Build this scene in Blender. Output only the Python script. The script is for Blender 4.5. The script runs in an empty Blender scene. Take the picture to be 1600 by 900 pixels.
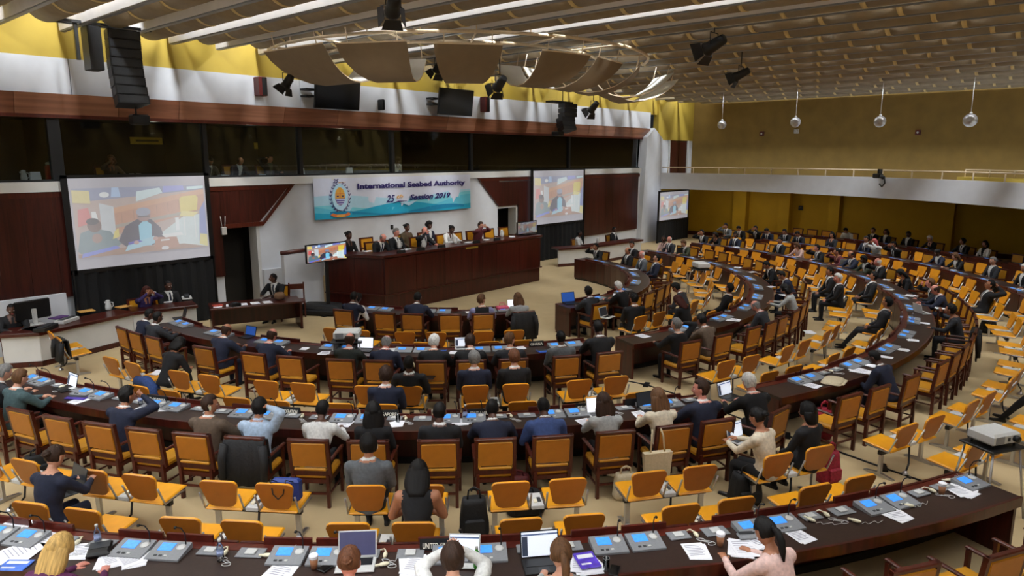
import bpy, math, random
from mathutils import Vector, Matrix
from math import radians as R_, sin, cos, pi
random.seed(7)
S = bpy.context.scene
COL = S.collection
# ------------------------------------------------------------------ camera, world, exposure, lights
F_PX = 1091.0
PITCH = math.atan(205 / F_PX)
CAMZ = 4.5
YAW = R_(41)
cam = bpy.data.cameras.new('camera')
cam.sensor_width = 36; cam.lens = 36 * F_PX / 1600; cam.clip_end = 200
camo = bpy.data.objects.new('camera', cam); COL.objects.link(camo)
camo.location = (0, 0, CAMZ)
camo.rotation_euler = (pi/2 - PITCH, 0, YAW - pi/2)
S.camera = camo
w = bpy.data.worlds.new('world'); S.world = w; w.use_nodes = True
w.node_tree.nodes['Background'].inputs[0].default_value = (0.75, 0.85, 1, 1)
w.node_tree.nodes['Background'].inputs[1].default_value = 0.02
S.view_settings.view_transform = 'Standard'; S.view_settings.look = 'None'
S.view_settings.exposure = -0.22; S.view_settings.gamma = 1
S.view_settings.use_curve_mapping = False
PITCHX = 1.25          # spacing of the ceiling baffles
BAFFLE_X = [1.0 + PITCHX*i for i in range(-4, 30)]
def strip_light(x, y0, y1, z, wdt, power, col=(.93, .97, 1)):
    l = bpy.data.lights.new('ceiling_strip_light', 'AREA'); l.shape = 'RECTANGLE'
    l.size = wdt; l.size_y = abs(y1 - y0); l.energy = power*abs(y1-y0); l.color = col
    o = bpy.data.objects.new('ceiling_strip_light', l); COL.objects.link(o)
    o.location = (x, (y0 + y1)/2, z)
for i, x in enumerate(BAFFLE_X):
    if i % 2: continue
    p = 54 if x < 16 else 38
    strip_light(x - .1, -6, 18.6, 8.3, .2, p)

def spot_lamp(loc, target, power, ang=50, col=(1, .96, .9)):
    l = bpy.data.lights.new('stage_spot', 'SPOT'); l.energy = power; l.color = col; l.spot_size = R_(ang); l.spot_blend = .8; l.shadow_soft_size = .12
    o = bpy.data.objects.new('stage_spot', l); COL.objects.link(o); o.location = Vector(loc) + (Vector(target)-Vector(loc)).normalized()*.42
    o.rotation_euler = (Vector(target)-Vector(loc)).to_track_quat('-Z', 'Y').to_euler()
SPOTS = [((8.1, 9.7, 7.0), (14, 18.6, 2.5)), ((13.9, 12.5, 6.35), (16, 19, 2.3)), ((15.46, 7.4, 6.98), (17, 18.5, 2.3)), ((20, 8.7, 6.82), (19, 18.5, 2.4)), ((10.24, 16.5, 6.4), (9, 19, 2.5)), ((21.2, 14.6, 6.22), (22, 19, 2.6))]
for a_, b_ in SPOTS: spot_lamp(a_, b_, 420 if a_[0] < 21 else 200)
for y_ in (15, 11, 7): 
    for x_ in (35.5,):
        l = bpy.data.lights.new('soffit_fill', 'AREA'); l.shape = 'DISK'; l.size = .25; l.energy = 26 if y_ > 12 else (14 if y_ > 8 else 3); l.color = (1, .93, .8)  # added fill to brighten the wall under the balcony, no fitting there
        o = bpy.data.objects.new('soffit_fill', l); COL.objects.link(o); o.location = (x_, y_, 2.96)
# geometry of the photograph: points on real planes
CP, SP = cos(PITCH), sin(PITCH)
FWV = (cos(YAW), sin(YAW)); RTV = (sin(YAW), -cos(YAW))
def ray(x, y):
    u = (x-800)/F_PX; v = (y-450)/F_PX; f = CP - v*SP
    return FWV[0]*f + RTV[0]*u, FWV[1]*f + RTV[1]*u, -(SP + v*CP)
def at_z(x, y, z=0.0):
    r = ray(x, y); t = (z-CAMZ)/r[2]; return Vector((r[0]*t, r[1]*t, z))
def at_y(x, y, Y):
    r = ray(x, y); t = Y/r[1]; return Vector((r[0]*t, Y, CAMZ + r[2]*t))
def at_x(x, y, X):
    r = ray(x, y); t = X/r[0]; return Vector((X, r[1]*t, CAMZ + r[2]*t))
def proj(p):
    f = p[0]*FWV[0] + p[1]*FWV[1]; r = p[0]*RTV[0] + p[1]*RTV[1]; z = p[2]-CAMZ
    d = f*CP - z*SP; up = f*SP + z*CP
    return (800 + F_PX*r/d, 450 - F_PX*up/d, d)
CX, CY = 15.75, 15.8
def polar(r, a, z=0.0): return Vector((CX + r*cos(R_(a)), CY + r*sin(R_(a)), z))
def ang(x, y, z=1.2):
    p = at_z(x, y, z); a = math.degrees(math.atan2(p.y-CY, p.x-CX))
    return a - 360 if a > 90 else a
def ang_px(x, r, z, lo=-200, hi=-112):
    a, b = lo, hi                                   # projected x grows with the angle on this side of the ring
    for _ in range(40):
        m = (a+b)/2
        if proj(polar(r, m, z))[0] < x: a = m
        else: b = m
    return (a+b)/2
def visible(p, m=40):
    q = proj(p); return q[2] > .5 and -m < q[0] < 1600+m and -m < q[1] < 900+m

# ------------------------------------------------------------------ materials
MATS = {}
def lin(c): return tuple(((v/255)/12.92 if v/255 <= .04045 else ((v/255+.055)/1.055)**2.4) for v in c)
def M(name, col, rough=.6, metal=0., kind='cloth', emit=0., scale=20., amt=.12, bump=.0, spec=.5, alpha=1.):
    if name in MATS: return MATS[name]
    m = bpy.data.materials.new(name); m.use_nodes = True; MATS[name] = m
    nt = m.node_tree; b = nt.nodes['Principled BSDF']; c = lin(col)
    b.inputs['Roughness'].default_value = rough; b.inputs['Metallic'].default_value = metal
    b.inputs['Specular IOR Level'].default_value = spec
    tc = nt.nodes.new('ShaderNodeTexCoord'); mp = nt.nodes.new('ShaderNodeMapping'); nz = nt.nodes.new('ShaderNodeTexNoise')
    nt.links.new(tc.outputs['Object'], mp.inputs[0]); nt.links.new(mp.outputs[0], nz.inputs['Vector'])
    nz.inputs['Scale'].default_value = scale; nz.inputs['Detail'].default_value = 4
    if kind == 'wood': mp.inputs['Scale'].default_value = (1, 1, .06); nz.inputs['Distortion'].default_value = .6
    if kind == 'woodx': mp.inputs['Scale'].default_value = (.06, 1, 1); nz.inputs['Distortion'].default_value = .6
    if kind == 'hair': mp.inputs['Scale'].default_value = (1, 1, .08)
    cr = nt.nodes.new('ShaderNodeValToRGB'); e = cr.color_ramp.elements
    e[0].position = .3; e[1].position = .7
    e[0].color = tuple(v*(1-amt) for v in c) + (1,); e[1].color = tuple(min(1, v*(1+amt)) for v in c) + (1,)
    nt.links.new(nz.outputs['Fac'], cr.inputs[0]); nt.links.new(cr.outputs[0], b.inputs['Base Color'])
    if emit:
        nt.links.new(cr.outputs[0], b.inputs['Emission Color']); b.inputs['Emission Strength'].default_value = emit
    if bump:
        bp = nt.nodes.new('ShaderNodeBump'); bp.inputs['Strength'].default_value = bump; bp.inputs['Distance'].default_value = .01
        nt.links.new(nz.outputs['Fac'], bp.inputs['Height']); nt.links.new(bp.outputs[0], b.inputs['Normal'])
    return m
def glassmat(name, col, rough, transp):
    m = bpy.data.materials.new(name); m.use_nodes = True; nt = m.node_tree; nt.nodes.clear()
    out = nt.nodes.new('ShaderNodeOutputMaterial'); mx = nt.nodes.new('ShaderNodeMixShader')
    tr = nt.nodes.new('ShaderNodeBsdfTransparent'); gl = nt.nodes.new('ShaderNodeBsdfGlossy'); fr = nt.nodes.new('ShaderNodeFresnel')
    nz = nt.nodes.new('ShaderNodeTexNoise'); nz.inputs['Scale'].default_value = 3; mr = nt.nodes.new('ShaderNodeMapRange')
    mr.inputs['To Min'].default_value = rough; mr.inputs['To Max'].default_value = rough + .02
    nt.links.new(nz.outputs[0], mr.inputs[0]); nt.links.new(mr.outputs[0], gl.inputs['Roughness'])
    tr.inputs[0].default_value = (*col, 1); fr.inputs[0].default_value = transp
    nt.links.new(fr.outputs[0], mx.inputs[0]); nt.links.new(tr.outputs[0], mx.inputs[1]); nt.links.new(gl.outputs[0], mx.inputs[2])
    nt.links.new(mx.outputs[0], out.inputs[0]); return m
WOOD = M('mahogany', (62, 20, 13), .28, kind='wood', scale=14, amt=.45)
WOODX = M('mahogany_horizontal', (66, 22, 14), .28, kind='woodx', scale=14, amt=.4)
WALLWOOD = M('wall_panelling', (58, 20, 13), .35, kind='wood', scale=16, amt=.45)
CANWOOD = M('canopy_wood', (126, 82, 62), .22, kind='woodx', scale=7, amt=.3)
CANWOOD2 = M('canopy_wood_pale', (148, 102, 80), .22, kind='woodx', scale=7, amt=.25)
DESKTOP = M('desk_leather_brown', (46, 30, 25), .38, scale=30, amt=.18, bump=.05)
INLAY = M('desk_inlay_red', (80, 27, 17), .3, kind='woodx', scale=14, amt=.3)
CHWOOD = M('chair_wood', (74, 27, 14), .35, kind='wood', scale=22, amt=.3)
YEL = M('yellow_vinyl', (200, 140, 30), .42, scale=8, amt=.07, bump=.03)
YELB = M('amber_back_vinyl', (170, 106, 26), .45, scale=8, amt=.08, bump=.03)
YSH = M('yellow_shell', (222, 152, 20), .38, scale=8, amt=.06)
YSHB = M('amber_shell_back', (166, 98, 24), .42, scale=8, amt=.07)
CHROME = M('brushed_aluminium', (190, 190, 192), .28, .85, scale=60, amt=.06)
BLACK = M('black_plastic', (8, 8, 10), .45, scale=50, amt=.2)
DGREY = M('dark_grey_plastic', (45, 47, 50), .5, scale=40, amt=.15)
GREY = M('console_grey', (128, 130, 134), .45, scale=40, amt=.08)
LGREY = M('pale_grey_plastic', (196, 196, 194), .45, scale=40, amt=.06)
LCD = M('blue_display', (60, 140, 235), .3, emit=.7, scale=30, amt=.15)
PAPER = M('paper_white', (232, 232, 238), .7, scale=25, amt=.04)
PRINT = M('print_grey', (150, 150, 165), .7, scale=120, amt=.2)
CREAM = M('cream_plastic', (225, 218, 190), .4, scale=40, amt=.05)
WHITEW = M('white_plaster', (205, 208, 214), .7, scale=2.5, amt=.04)
WHITEL = M('white_laminate', (206, 206, 204), .5, scale=3, amt=.04)
YWALL = M('yellow_paint', (180, 154, 58), .7, scale=1.2, amt=.08)
YDEEP = M('deep_yellow_paint', (176, 138, 6), .75, scale=1.2, amt=.08)
OLIVE = M('olive_wall_cloth', (134, 108, 52), .85, scale=1.5, amt=.1)
FLOORM = M('beige_carpet', (186, 164, 124), .9, scale=3, amt=.035)
BAFF = M('baffle_cloth', (142, 128, 106), .75, scale=4, amt=.12)
BAND = M('baffle_band', (214, 192, 138), .7, scale=8, amt=.06)
FIN = M('fin_white', (225, 222, 222), .5, scale=4, amt=.04)
CEILM = M('ceiling_plaster', (190, 184, 172), .8, scale=2, amt=.05)
CANOPY = M('canopy_beige', (136, 118, 94), .7, scale=3, amt=.07)
CANOPY_LIT = M('canopy_inner_lit', (215, 212, 205), .7, scale=3, amt=.05)  # petals' upper side: light from above put into the colour, underside shaded beige
PIPE = M('cream_pipe', (226, 206, 176), .4, scale=20, amt=.06)
MAROON = M('maroon_case', (84, 22, 20), .4, scale=20, amt=.2)
BRASS = M('brass_plate', (190, 160, 70), .35, .5, scale=40, amt=.1)
LETTER = M('letter_white', (235, 230, 215), .6, emit=.0, scale=40, amt=.03)

# ------------------------------------------------------------------ mesh builder
class MB:
    def __init__(s): s.v = []; s.f = []; s.m = []; s.mats = []; s.sm = []
    def mi(s, mat):
        if mat not in s.mats: s.mats.append(mat)
        return s.mats.index(mat)
    def add(s, vs, fs, mat, T=None, smooth=False):
        o = len(s.v); k = s.mi(mat)
        s.v += [tuple(T @ Vector(p)) if T is not None else tuple(p) for p in vs]
        for f in fs: s.f.append([o+i for i in f]); s.m.append(k); s.sm.append(smooth)
        return s
    def box(s, x0, x1, y0, y1, z0, z1, mat, T=None, bev=0.0):
        if bev > 0:
            b = min(bev, (x1-x0)/2.01, (y1-y0)/2.01, (z1-z0)/2.01)
            vs = []
            for z, q in ((z0, b), (z0+b, 0), (z1-b, 0), (z1, b)):
                vs += [(x0+q, y0+q, z), (x1-q, y0+q, z), (x1-q, y1-q, z), (x0+q, y1-q, z)]
            fs = [(3, 2, 1, 0), (12, 13, 14, 15)]
            for k in range(3):
                for j in range(4): fs.append((4*k+j, 4*k+(j+1) % 4, 4*k+4+(j+1) % 4, 4*k+4+j))
            return s.add(vs, fs, mat, T)
        vs = [(x0,y0,z0),(x1,y0,z0),(x1,y1,z0),(x0,y1,z0),(x0,y0,z1),(x1,y0,z1),(x1,y1,z1),(x0,y1,z1)]
        return s.add(vs, [(3,2,1,0),(4,5,6,7),(0,1,5,4),(1,2,6,5),(2,3,7,6),(3,0,4,7)], mat, T)
    def tube(s, pts, r, mat, n=8, caps=True, smooth=True):
        pts = [Vector(p) for p in pts]; rs = r if isinstance(r, (list, tuple)) else [r]*len(pts)
        vs = []; up = Vector((0, 0, 1)); prev = None
        for i, p in enumerate(pts):
            d = (pts[min(i+1, len(pts)-1)] - pts[max(i-1, 0)])
            d = d.normalized() if d.length > 1e-9 else Vector((0, 0, 1))
            if prev is None:
                a = d.cross(up); a = a.normalized() if a.length > .05 else d.cross(Vector((1, 0, 0))).normalized()
            else:
                a = prev - d*prev.dot(d); a = a.normalized() if a.length > 1e-6 else prev
            b = d.cross(a); prev = a
            for k in range(n):
                t = 2*pi*k/n; vs.append(p + (a*cos(t) + b*sin(t))*rs[i])
        fs = []
        for i in range(len(pts)-1):
            for k in range(n): fs.append((i*n+k, i*n+(k+1) % n, (i+1)*n+(k+1) % n, (i+1)*n+k))
        if caps: fs += [tuple(range(n))[::-1], tuple((len(pts)-1)*n+k for k in range(n))]
        return s.add(vs, fs, mat, None, smooth)
    def lathe(s, prof, mat, n=14, T=None, smooth=True):
        vs = []; fs = []
        for (r, z) in prof:
            for k in range(n): vs.append((r*cos(2*pi*k/n), r*sin(2*pi*k/n), z))
        for i in range(len(prof)-1):
            for k in range(n): fs.append((i*n+k, i*n+(k+1) % n, (i+1)*n+(k+1) % n, (i+1)*n+k))
        fs += [tuple(range(n))[::-1], tuple((len(prof)-1)*n+k for k in range(n))]
        return s.add(vs, fs, mat, T, smooth)
    def ball(s, c, r, mat, n=12, m=8, T=None):
        rx, ry, rz = r if isinstance(r, (tuple, list)) else (r, r, r)
        vs = [(c[0], c[1], c[2]-rz)]
        for i in range(1, m):
            ph = -pi/2 + pi*i/m
            for k in range(n): vs.append((c[0]+rx*cos(ph)*cos(2*pi*k/n), c[1]+ry*cos(ph)*sin(2*pi*k/n), c[2]+rz*sin(ph)))
        vs.append((c[0], c[1], c[2]+rz)); fs = []
        for k in range(n): fs.append((0, 1+(k+1) % n, 1+k))
        for i in range(m-2):
            for k in range(n): fs.append((1+i*n+k, 1+i*n+(k+1) % n, 1+(i+1)*n+(k+1) % n, 1+(i+1)*n+k))
        t = len(vs)-1
        for k in range(n): fs.append((1+(m-2)*n+k, 1+(m-2)*n+(k+1) % n, t))
        return s.add(vs, fs, mat, T, True)
    def prism(s, poly, z0, z1, mat, T=None):            # poly in XY extruded along Z
        n = len(poly); vs = [(x, y, z0) for x, y in poly] + [(x, y, z1) for x, y in poly]
        fs = [tuple(range(n))[::-1], tuple(range(n, 2*n))] + [(i, (i+1) % n, n+(i+1) % n, n+i) for i in range(n)]
        return s.add(vs, fs, mat, T)
    def prism_y(s, poly, y0, y1, mat, T=None):          # poly in XZ extruded along Y
        n = len(poly); vs = [(x, y0, z) for x, z in poly] + [(x, y1, z) for x, z in poly]
        fs = [tuple(range(n)), tuple(range(n, 2*n))[::-1]] + [(i, n+i, n+(i+1) % n, (i+1) % n) for i in range(n)]
        return s.add(vs, fs, mat, T)
    def prism_x(s, poly, x0, x1, mat, T=None):          # poly in YZ extruded along X
        n = len(poly); vs = [(x0, y, z) for y, z in poly] + [(x1, y, z) for y, z in poly]
        fs = [tuple(range(n))[::-1], tuple(range(n, 2*n))] + [(i, (i+1) % n, n+(i+1) % n, n+i) for i in range(n)]
        return s.add(vs, fs, mat, T)
    def arc(s, r0, r1, a0, a1, z0, z1, mat, n=None):    # ring sector about the hall's centre
        n = n or max(2, int(abs(a1-a0)*max(r0, r1)/40)+1)
        vs = []; fs = []
        for i in range(n+1):
            a = a0 + (a1-a0)*i/n
            for r, z in ((r0, z0), (r1, z0), (r1, z1), (r0, z1)): vs.append(polar(r, a, z))
        for i in range(n):
            for k in range(4): fs.append((4*i+k, 4*i+4+k, 4*i+4+(k+1) % 4, 4*i+(k+1) % 4))
        fs += [(0, 1, 2, 3), (4*n+3, 4*n+2, 4*n+1, 4*n)]
        return s.add(vs, fs, mat)
    def mesh(s, name):
        me = bpy.data.meshes.new(name); me.from_pydata(s.v, [], s.f)
        for m in s.mats: me.materials.append(m)
        me.polygons.foreach_set('material_index', s.m); me.polygons.foreach_set('use_smooth', s.sm)
        me.update()
        import bmesh
        bm = bmesh.new(); bm.from_mesh(me); bmesh.ops.recalc_face_normals(bm, faces=bm.faces); bm.to_mesh(me); bm.free()
        return me
def link(name, me, parent=None, loc=(0, 0, 0), rz=0., mat=None, **pr):
    o = bpy.data.objects.new(name, me); COL.objects.link(o)
    if mat is not None: o.matrix_local = mat
    else: o.location = loc; o.rotation_euler = (0, 0, rz)
    if parent is not None: o.parent = parent
    for k, v in pr.items():
        if v: o[k] = v
    return o
def put(name, mb, parent=None, **k): return link(name, mb.mesh(name), parent, **k)
def thing(name, label, cat, loc=(0, 0, 0), rz=0., group=None):
    return link(name, None, None, loc, rz, label=label, category=cat, group=group)
def struct(name, mb): return put(name, mb, kind='structure')
class Proto:                                           # a thing with parts: meshes made once, objects per copy
    def __init__(s, name, cat, root=None): s.name, s.cat, s.root, s.parts = name, cat, root, []
    def part(s, name, mb, T=None, sub=(), label=None):
        me = mb.mesh(name) if isinstance(mb, MB) else mb
        s.parts.append((name, me, T, [(n, b.mesh(n) if isinstance(b, MB) else b) for n, b in sub], label)); return s
    def make(s, loc, rz, label=None, group=None, tilt=None):
        r = link(s.name, s.root, None, loc, rz, label=label, category=s.cat, group=group)
        if tilt is not None: r.matrix_local = Matrix.Translation(loc) @ Matrix.Rotation(rz, 4, 'Z') @ tilt
        for n, me, T, sub, lb in s.parts:
            c = link(n, me, r, mat=T if T is not None else Matrix.Identity(4), label=lb)
            for n2, m2 in sub: link(n2, m2, c)
        return r
REG = []
def ordn(n): return str(n) + ('th' if 10 <= n % 100 <= 20 else {1: 'st', 2: 'nd', 3: 'rd'}.get(n % 10, 'th'))
ROWN = {'D': 'innermost desk row', 'C': 'second desk row', 'B': 'third desk row', 'A': 'fourth desk row', 'E': 'rear desk row'}
def reg(o, key, text, ring, a, behind=False, suffix=''):
    REG.append((o, key, text, ring, a, behind, suffix))
def label_all():
    groups = {}
    for e in REG: groups.setdefault((e[1], e[3], e[4] < -114.5, e[5]), []).append(e)
    for (key, ring, left, behind), es in groups.items():
        es.sort(key=lambda e: -e[4] if left else e[4])
        for i, e in enumerate(es):
            e[0]['label'] = '%s, %s from aisle %s %s %s' % (e[2], ordn(i+1), 'behind' if behind else 'along', ROWN[ring], 'screen side' if left else 'balcony side')

# ------------------------------------------------------------------ the hall
XL, XR, YB, YF = -6.5, 38.0, -8.0, 19.2
struct('floor', MB().box(XL, XR, YB, YF+3, -.2, 0, FLOORM))
struct('ceiling', MB().box(XL, XR, YB, YF, 8.7, 8.9, CEILM))
struct('wall_left', MB().box(XL-.2, XL, YB, YF, 0, 8.7, WHITEW))
struct('wall_back', MB().box(XL, XR, YB-.2, YB, 0, 8.7, OLIVE))
m = MB().box(XR, XR+.2, YB, YF, 3.3, 8.7, OLIVE); struct('wall_right_upper', m)
m = MB().box(XR, XR+.2, YB, YF, 0, 3.3, YDEEP)
for px0, px1 in ((1146, 1166), (1218, 1234), (1296, 1312), (1472, 1492)):
    ya = at_x(px0, 330, 37.6).y; yb = at_x(px1, 330, 37.6).y
    m.box(37.5, XR, min(ya, yb), max(ya, yb), 0, 3.1, YDEEP)
struct('wall_right_lower', m)
struct('baseboard_right', MB().box(37.9, XR, YB, YF, 0, .22, WOOD))
# front wall: white lower wall with two door openings, yellow frieze above
m = MB()
m.box(XL, 9.5, YF, YF+.2, 0, 3.7, WHITEW); m.box(10.66, 21.2, YF, YF+.2, 0, 3.7, WHITEW); m.box(22.4, 34.0, YF, YF+.2, 0, 3.7, WHITEW)
m.box(9.5, 10.66, YF, YF+.2, 2.5, 3.7, WHITEW); m.box(21.2, 22.4, YF, YF+.2, 2.42, 3.7, WHITEW)
m.box(10.68, 12.6, YF-.12, YF, 0, 1.18, WHITEW)
struct('wall_front', m)
m = MB()
for i, (a, b) in enumerate([(XL, -.1), (-.08, 6.1), (6.12, 12.3), (12.32, 18.5), (18.52, 24.7), (24.72, 33.2)]):
    m.box(a, b, YF+.02, YF+.3, 5.95, 6.78, WHITEW)
struct('wall_front_parapet', m)
m = MB()
for a, b in [(XL, 6.3), (6.31, 12.6), (12.61, 18.9), (18.91, 25.2), (25.21, 34.0)]: m.box(a, b, YF+.1, YF+.3, 6.7, 8.7, YWALL)
m.box(34.0, 38.0, YF-.02, YF+.3, 5.4, 8.7, YWALL)
struct('wall_front_frieze', m)
# end pier and the wall beside it
m = MB().prism_y([(32.1, 0), (34.1, 0), (34.1, 5.45), (33.2, 5.98), (32.5, 5.5)], YF-.25, YF+.2, WHITEW); struct('wall_front_pier', m)
m = MB().box(34.1, 35.3, YF, YF+.2, 2.9, 5.45, WHITEW).box(37.4, 38, YF, YF+.2, 2.9, 5.45, WHITEW).box(34.1, 38, YF, YF+.2, 0, 2.9, YWALL)
m.box(35.3, 37.4, YF+.15, YF+.3, 2.9, 5.45, WHITEW)
struct('wall_front_end', m)
d = struct('door_1', MB().box(35.32, 37.38, YF+.02, YF+.12, 3.3, 5.4, WALLWOOD))
for k in range(2): put('door_panel', MB().box(35.4+k*1.0, 36.3+k*1.0, YF-.01, YF+.03, 3.4, 5.3, WALLWOOD, bev=.01), d)
put('door_frame', MB().box(37.38, 37.5, YF-.06, YF+.1, 3.3, 5.4, WHITEL).box(35.2, 35.32, YF-.06, YF+.1, 3.3, 5.4, WHITEL), d)
for n, x0, x1, h in (('door_2', 9.5, 10.66, 2.5), ('door_3', 21.2, 22.4, 2.42)):
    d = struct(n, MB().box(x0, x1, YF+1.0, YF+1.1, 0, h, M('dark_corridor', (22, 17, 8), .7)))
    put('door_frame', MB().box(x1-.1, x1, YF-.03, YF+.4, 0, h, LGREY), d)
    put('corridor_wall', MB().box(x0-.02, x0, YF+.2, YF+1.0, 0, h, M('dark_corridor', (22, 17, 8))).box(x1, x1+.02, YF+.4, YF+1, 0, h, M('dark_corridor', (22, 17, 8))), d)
# wall panelling, board by board
pw = thing('wall_panelling', 'dark mahogany board panelling on the wall beside and behind the large projection screen', 'wall panelling', (5, YF-.06, 0))
def board(root, poly):
    me = MB().prism_y([(x-5, z) for x, z in poly], -.03, .055, WALLWOOD); put('wood_board', me, root)
x = -3.0
while x < 9.4:
    xe = min(x+.595, 9.495); board(pw, [(x, 1.15), (xe, 1.15), (xe, 3.56), (x, 3.56)]); x += .6
x = 9.5
for k in range(4):
    xa, xb = 9.5+.575*k, 9.5+.575*(k+1)-.005
    zb = lambda q: 2.62 if q < 10.7 else 2.62 + (q-10.7)*1.05
    board(pw, [(xa, zb(xa)), (xb, zb(xb)), (xb, min(3.56, 9)) if xb < 11.6 else (xb, 3.57), (xa, 3.56)] if xb < 11.6 else [(xa, zb(xa)), (11.6, 3.56), (xa, 3.56)])
put('top_rail', MB().prism_y([(-8, 3.56), (6.65, 3.56), (6.8, 3.7), (-8, 3.7)], -.05, .055, CHWOOD), pw)
put('door_lintel', MB().prism_y([(4.5, 2.5), (5.68, 2.5), (5.8, 2.62), (4.5, 2.62)], -.05, .055, CHWOOD), pw)
put('slanted_edge', MB().prism_y([(5.68, 2.5), (5.76, 2.5), (6.88, 3.68), (6.78, 3.68)], -.05, .055, CHWOOD), pw)
pw = thing('wall_panelling', 'dark mahogany board panelling on the wall between the banner and the white pier', 'wall panelling', (5, YF-.06, 0))
for k in range(2):
    xa, xb = 20.1+.55*k, 20.1+.55*(k+1)-.005
    zb = lambda q: 3.56 - (q-20.1)*.95
    board(pw, [(xa, zb(xa)), (xb, zb(xb)), (xb, 3.56), (xa, 3.561)])
x = 21.2
while x < 32.0:
    xb = min(x+.595, 32.1); z0 = 2.52 if x < 22.3 else .78
    board(pw, [(x, z0), (xb, z0), (xb, 3.5), (x, 3.5)]); x += .6
put('top_rail', MB().prism_y([(15, 3.68), (15.1, 3.56), (27.1, 3.48), (27.1, 3.64)], -.05, .055, CHWOOD), pw)
# canopy of pale wood panels above the booth windows
cn = thing('booth_canopy', 'long reddish wood canopy over the interpreters\' booth windows', 'canopy', (0, YF, 5.4))
x = -6.4; k = 0
while x < 32.9:
    l = [2.2, 1.5, 3.1, 1.9, 2.6][k % 5]; xb = min(x+l-.01, 33.0)
    put('wood_panel', MB().prism_x([(-.12, .55), (.02, .08), (.06, .08), (-.06, .55)], x, xb, (CANWOOD, CANWOOD2)[k % 2]), cn); x += l; k += 1
put('lower_edge', MB().box(-6.4, 33, .0, .1, 0, .08, CHWOOD), cn)
put('soffit', MB().box(-6.4, 33, .1, .9, .03, .06, BLACK), cn)
put('backing', MB().box(-6.4, 33, .06, .3, .5, .56, CHWOOD), cn)
# booth: sill, glazing, dark room behind
struct('window_sill', MB().box(XL, 32.2, YF-.14, YF+.3, 3.69, 3.92, WHITEL))
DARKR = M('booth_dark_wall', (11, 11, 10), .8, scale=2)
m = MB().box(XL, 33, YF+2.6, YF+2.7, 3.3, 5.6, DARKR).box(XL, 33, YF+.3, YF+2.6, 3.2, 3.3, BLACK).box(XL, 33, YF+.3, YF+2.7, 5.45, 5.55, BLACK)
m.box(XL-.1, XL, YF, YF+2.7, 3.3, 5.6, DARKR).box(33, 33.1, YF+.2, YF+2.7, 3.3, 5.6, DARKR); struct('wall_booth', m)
GLASS = glassmat('booth_glass', (.85, .9, .9), .0, 1.55)
wn = struct('window_1', MB().box(XL, 32.4, YF+.12, YF+.24, 3.92, 3.97, BLACK).box(XL, 32.4, YF+.12, YF+.24, 5.4, 5.48, BLACK))
edges = [-6.4] + [at_y(px, 240, YF+.18).x for px in (92, 320, 468, 612, 735, 888)] + [32.3]
for i in range(len(edges)-1):
    put('window_pane', MB().box(edges[i]+.06, edges[i+1]-.06, YF+.17, YF+.18, 3.97, 5.4, GLASS), wn)
    if i: put('window_mullion', MB().box(edges[i]-.06 if i > 1 else edges[i]-.2, edges[i]+.06, YF+.1, YF+.26, 3.97, 5.4, BLACK), wn)
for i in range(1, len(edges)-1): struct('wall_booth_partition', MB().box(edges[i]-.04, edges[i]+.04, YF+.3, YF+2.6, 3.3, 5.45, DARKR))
# balcony
def outer(a):
    t = (XR-CX)/max(1e-6, cos(R_(a)))
    if sin(R_(a)) < 0: t = min(t, (YB-CY)/sin(R_(a)))
    if sin(R_(a)) > 0: t = min(t, (YF-CY)/sin(R_(a)))
    return t
m = MB(); N = 40; vs = []; fs = []
for i in range(N+1):
    a = 9.9 - 85*i/N; ro = outer(a)
    for r, z in ((18.6, 3.0), (ro, 3.0), (ro, 3.3), (18.6, 3.3)): vs.append(polar(r, a, z))
for i in range(N):
    for k in range(4): fs.append((4*i+k, 4*i+4+k, 4*i+4+(k+1) % 4, 4*i+(k+1) % 4))
m.add(vs, fs, WHITEW); struct('floor_balcony', m)
struct('wall_balcony_front', MB().arc(18.5, 18.65, 9.8, -75, 2.8, 3.65, WHITEW, 60))
t = thing('balcony_railing', 'long cream metal railing along the top of the white balcony front', 'railing')
put('top_rail', MB().tube([polar(18.58, 9.6-84*i/50, 3.95) for i in range(51)], .03, PIPE, 6), t)
for i in range(20):
    a = 8.6 - 4.3*i; put('post', MB().tube([polar(18.58, a, 3.65), polar(18.58, a, 3.95)], .025, PIPE, 6), t)
t = thing('balcony_railing', 'short cream railing on a yellow step behind the long balcony railing', 'railing')
A_ = [polar(20.2, -33-i*3, 0) for i in range(9)]
put('step', MB().arc(20.0, 20.6, -32.5, -60, 3.3, 3.72, YWALL, 10), t)
put('top_rail', MB().tube([p+Vector((0, 0, 4.0)) for p in A_], .025, PIPE, 6), t)
for p in A_: put('post', MB().tube([p+Vector((0, 0, 3.7)), p+Vector((0, 0, 4.0))], .02, PIPE, 6), t)

# ------------------------------------------------------------------ ceiling baffles
def half_tube(x, y0, y1, mat, r=.43, zc=7.80, n=12, th=.02):
    m = MB(); vs = []; fs = []
    for y in (y0, y1):
        for rr in (r, r-th):
            for k in range(n+1):
                t = pi + pi*k/n; vs.append((x+rr*cos(t), y, zc+rr*sin(t)*1.03))
    q = n+1
    for k in range(n):
        fs += [(k, k+1, 2*q+k+1, 2*q+k), (q+k, 3*q+k, 3*q+k+1, q+k+1), (k, q+k, q+k+1, k+1), (2*q+k, 2*q+k+1, 3*q+k+1, 3*q+k)]
    fs += [(0, 2*q, 3*q, q), (n, q+n, 3*q+n, 2*q+n)]
    return m.add(vs, fs, mat, None, True)
SEG = 1.55
seg_me = half_tube(0, 0, SEG-.09, BAFF).mesh('panel'); band_me = half_tube(0, -.05, .05, BAND, .438).mesh('joint_strip')
segl = half_tube(0, 0, 27, BAFF).mesh('long_panel')
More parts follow.
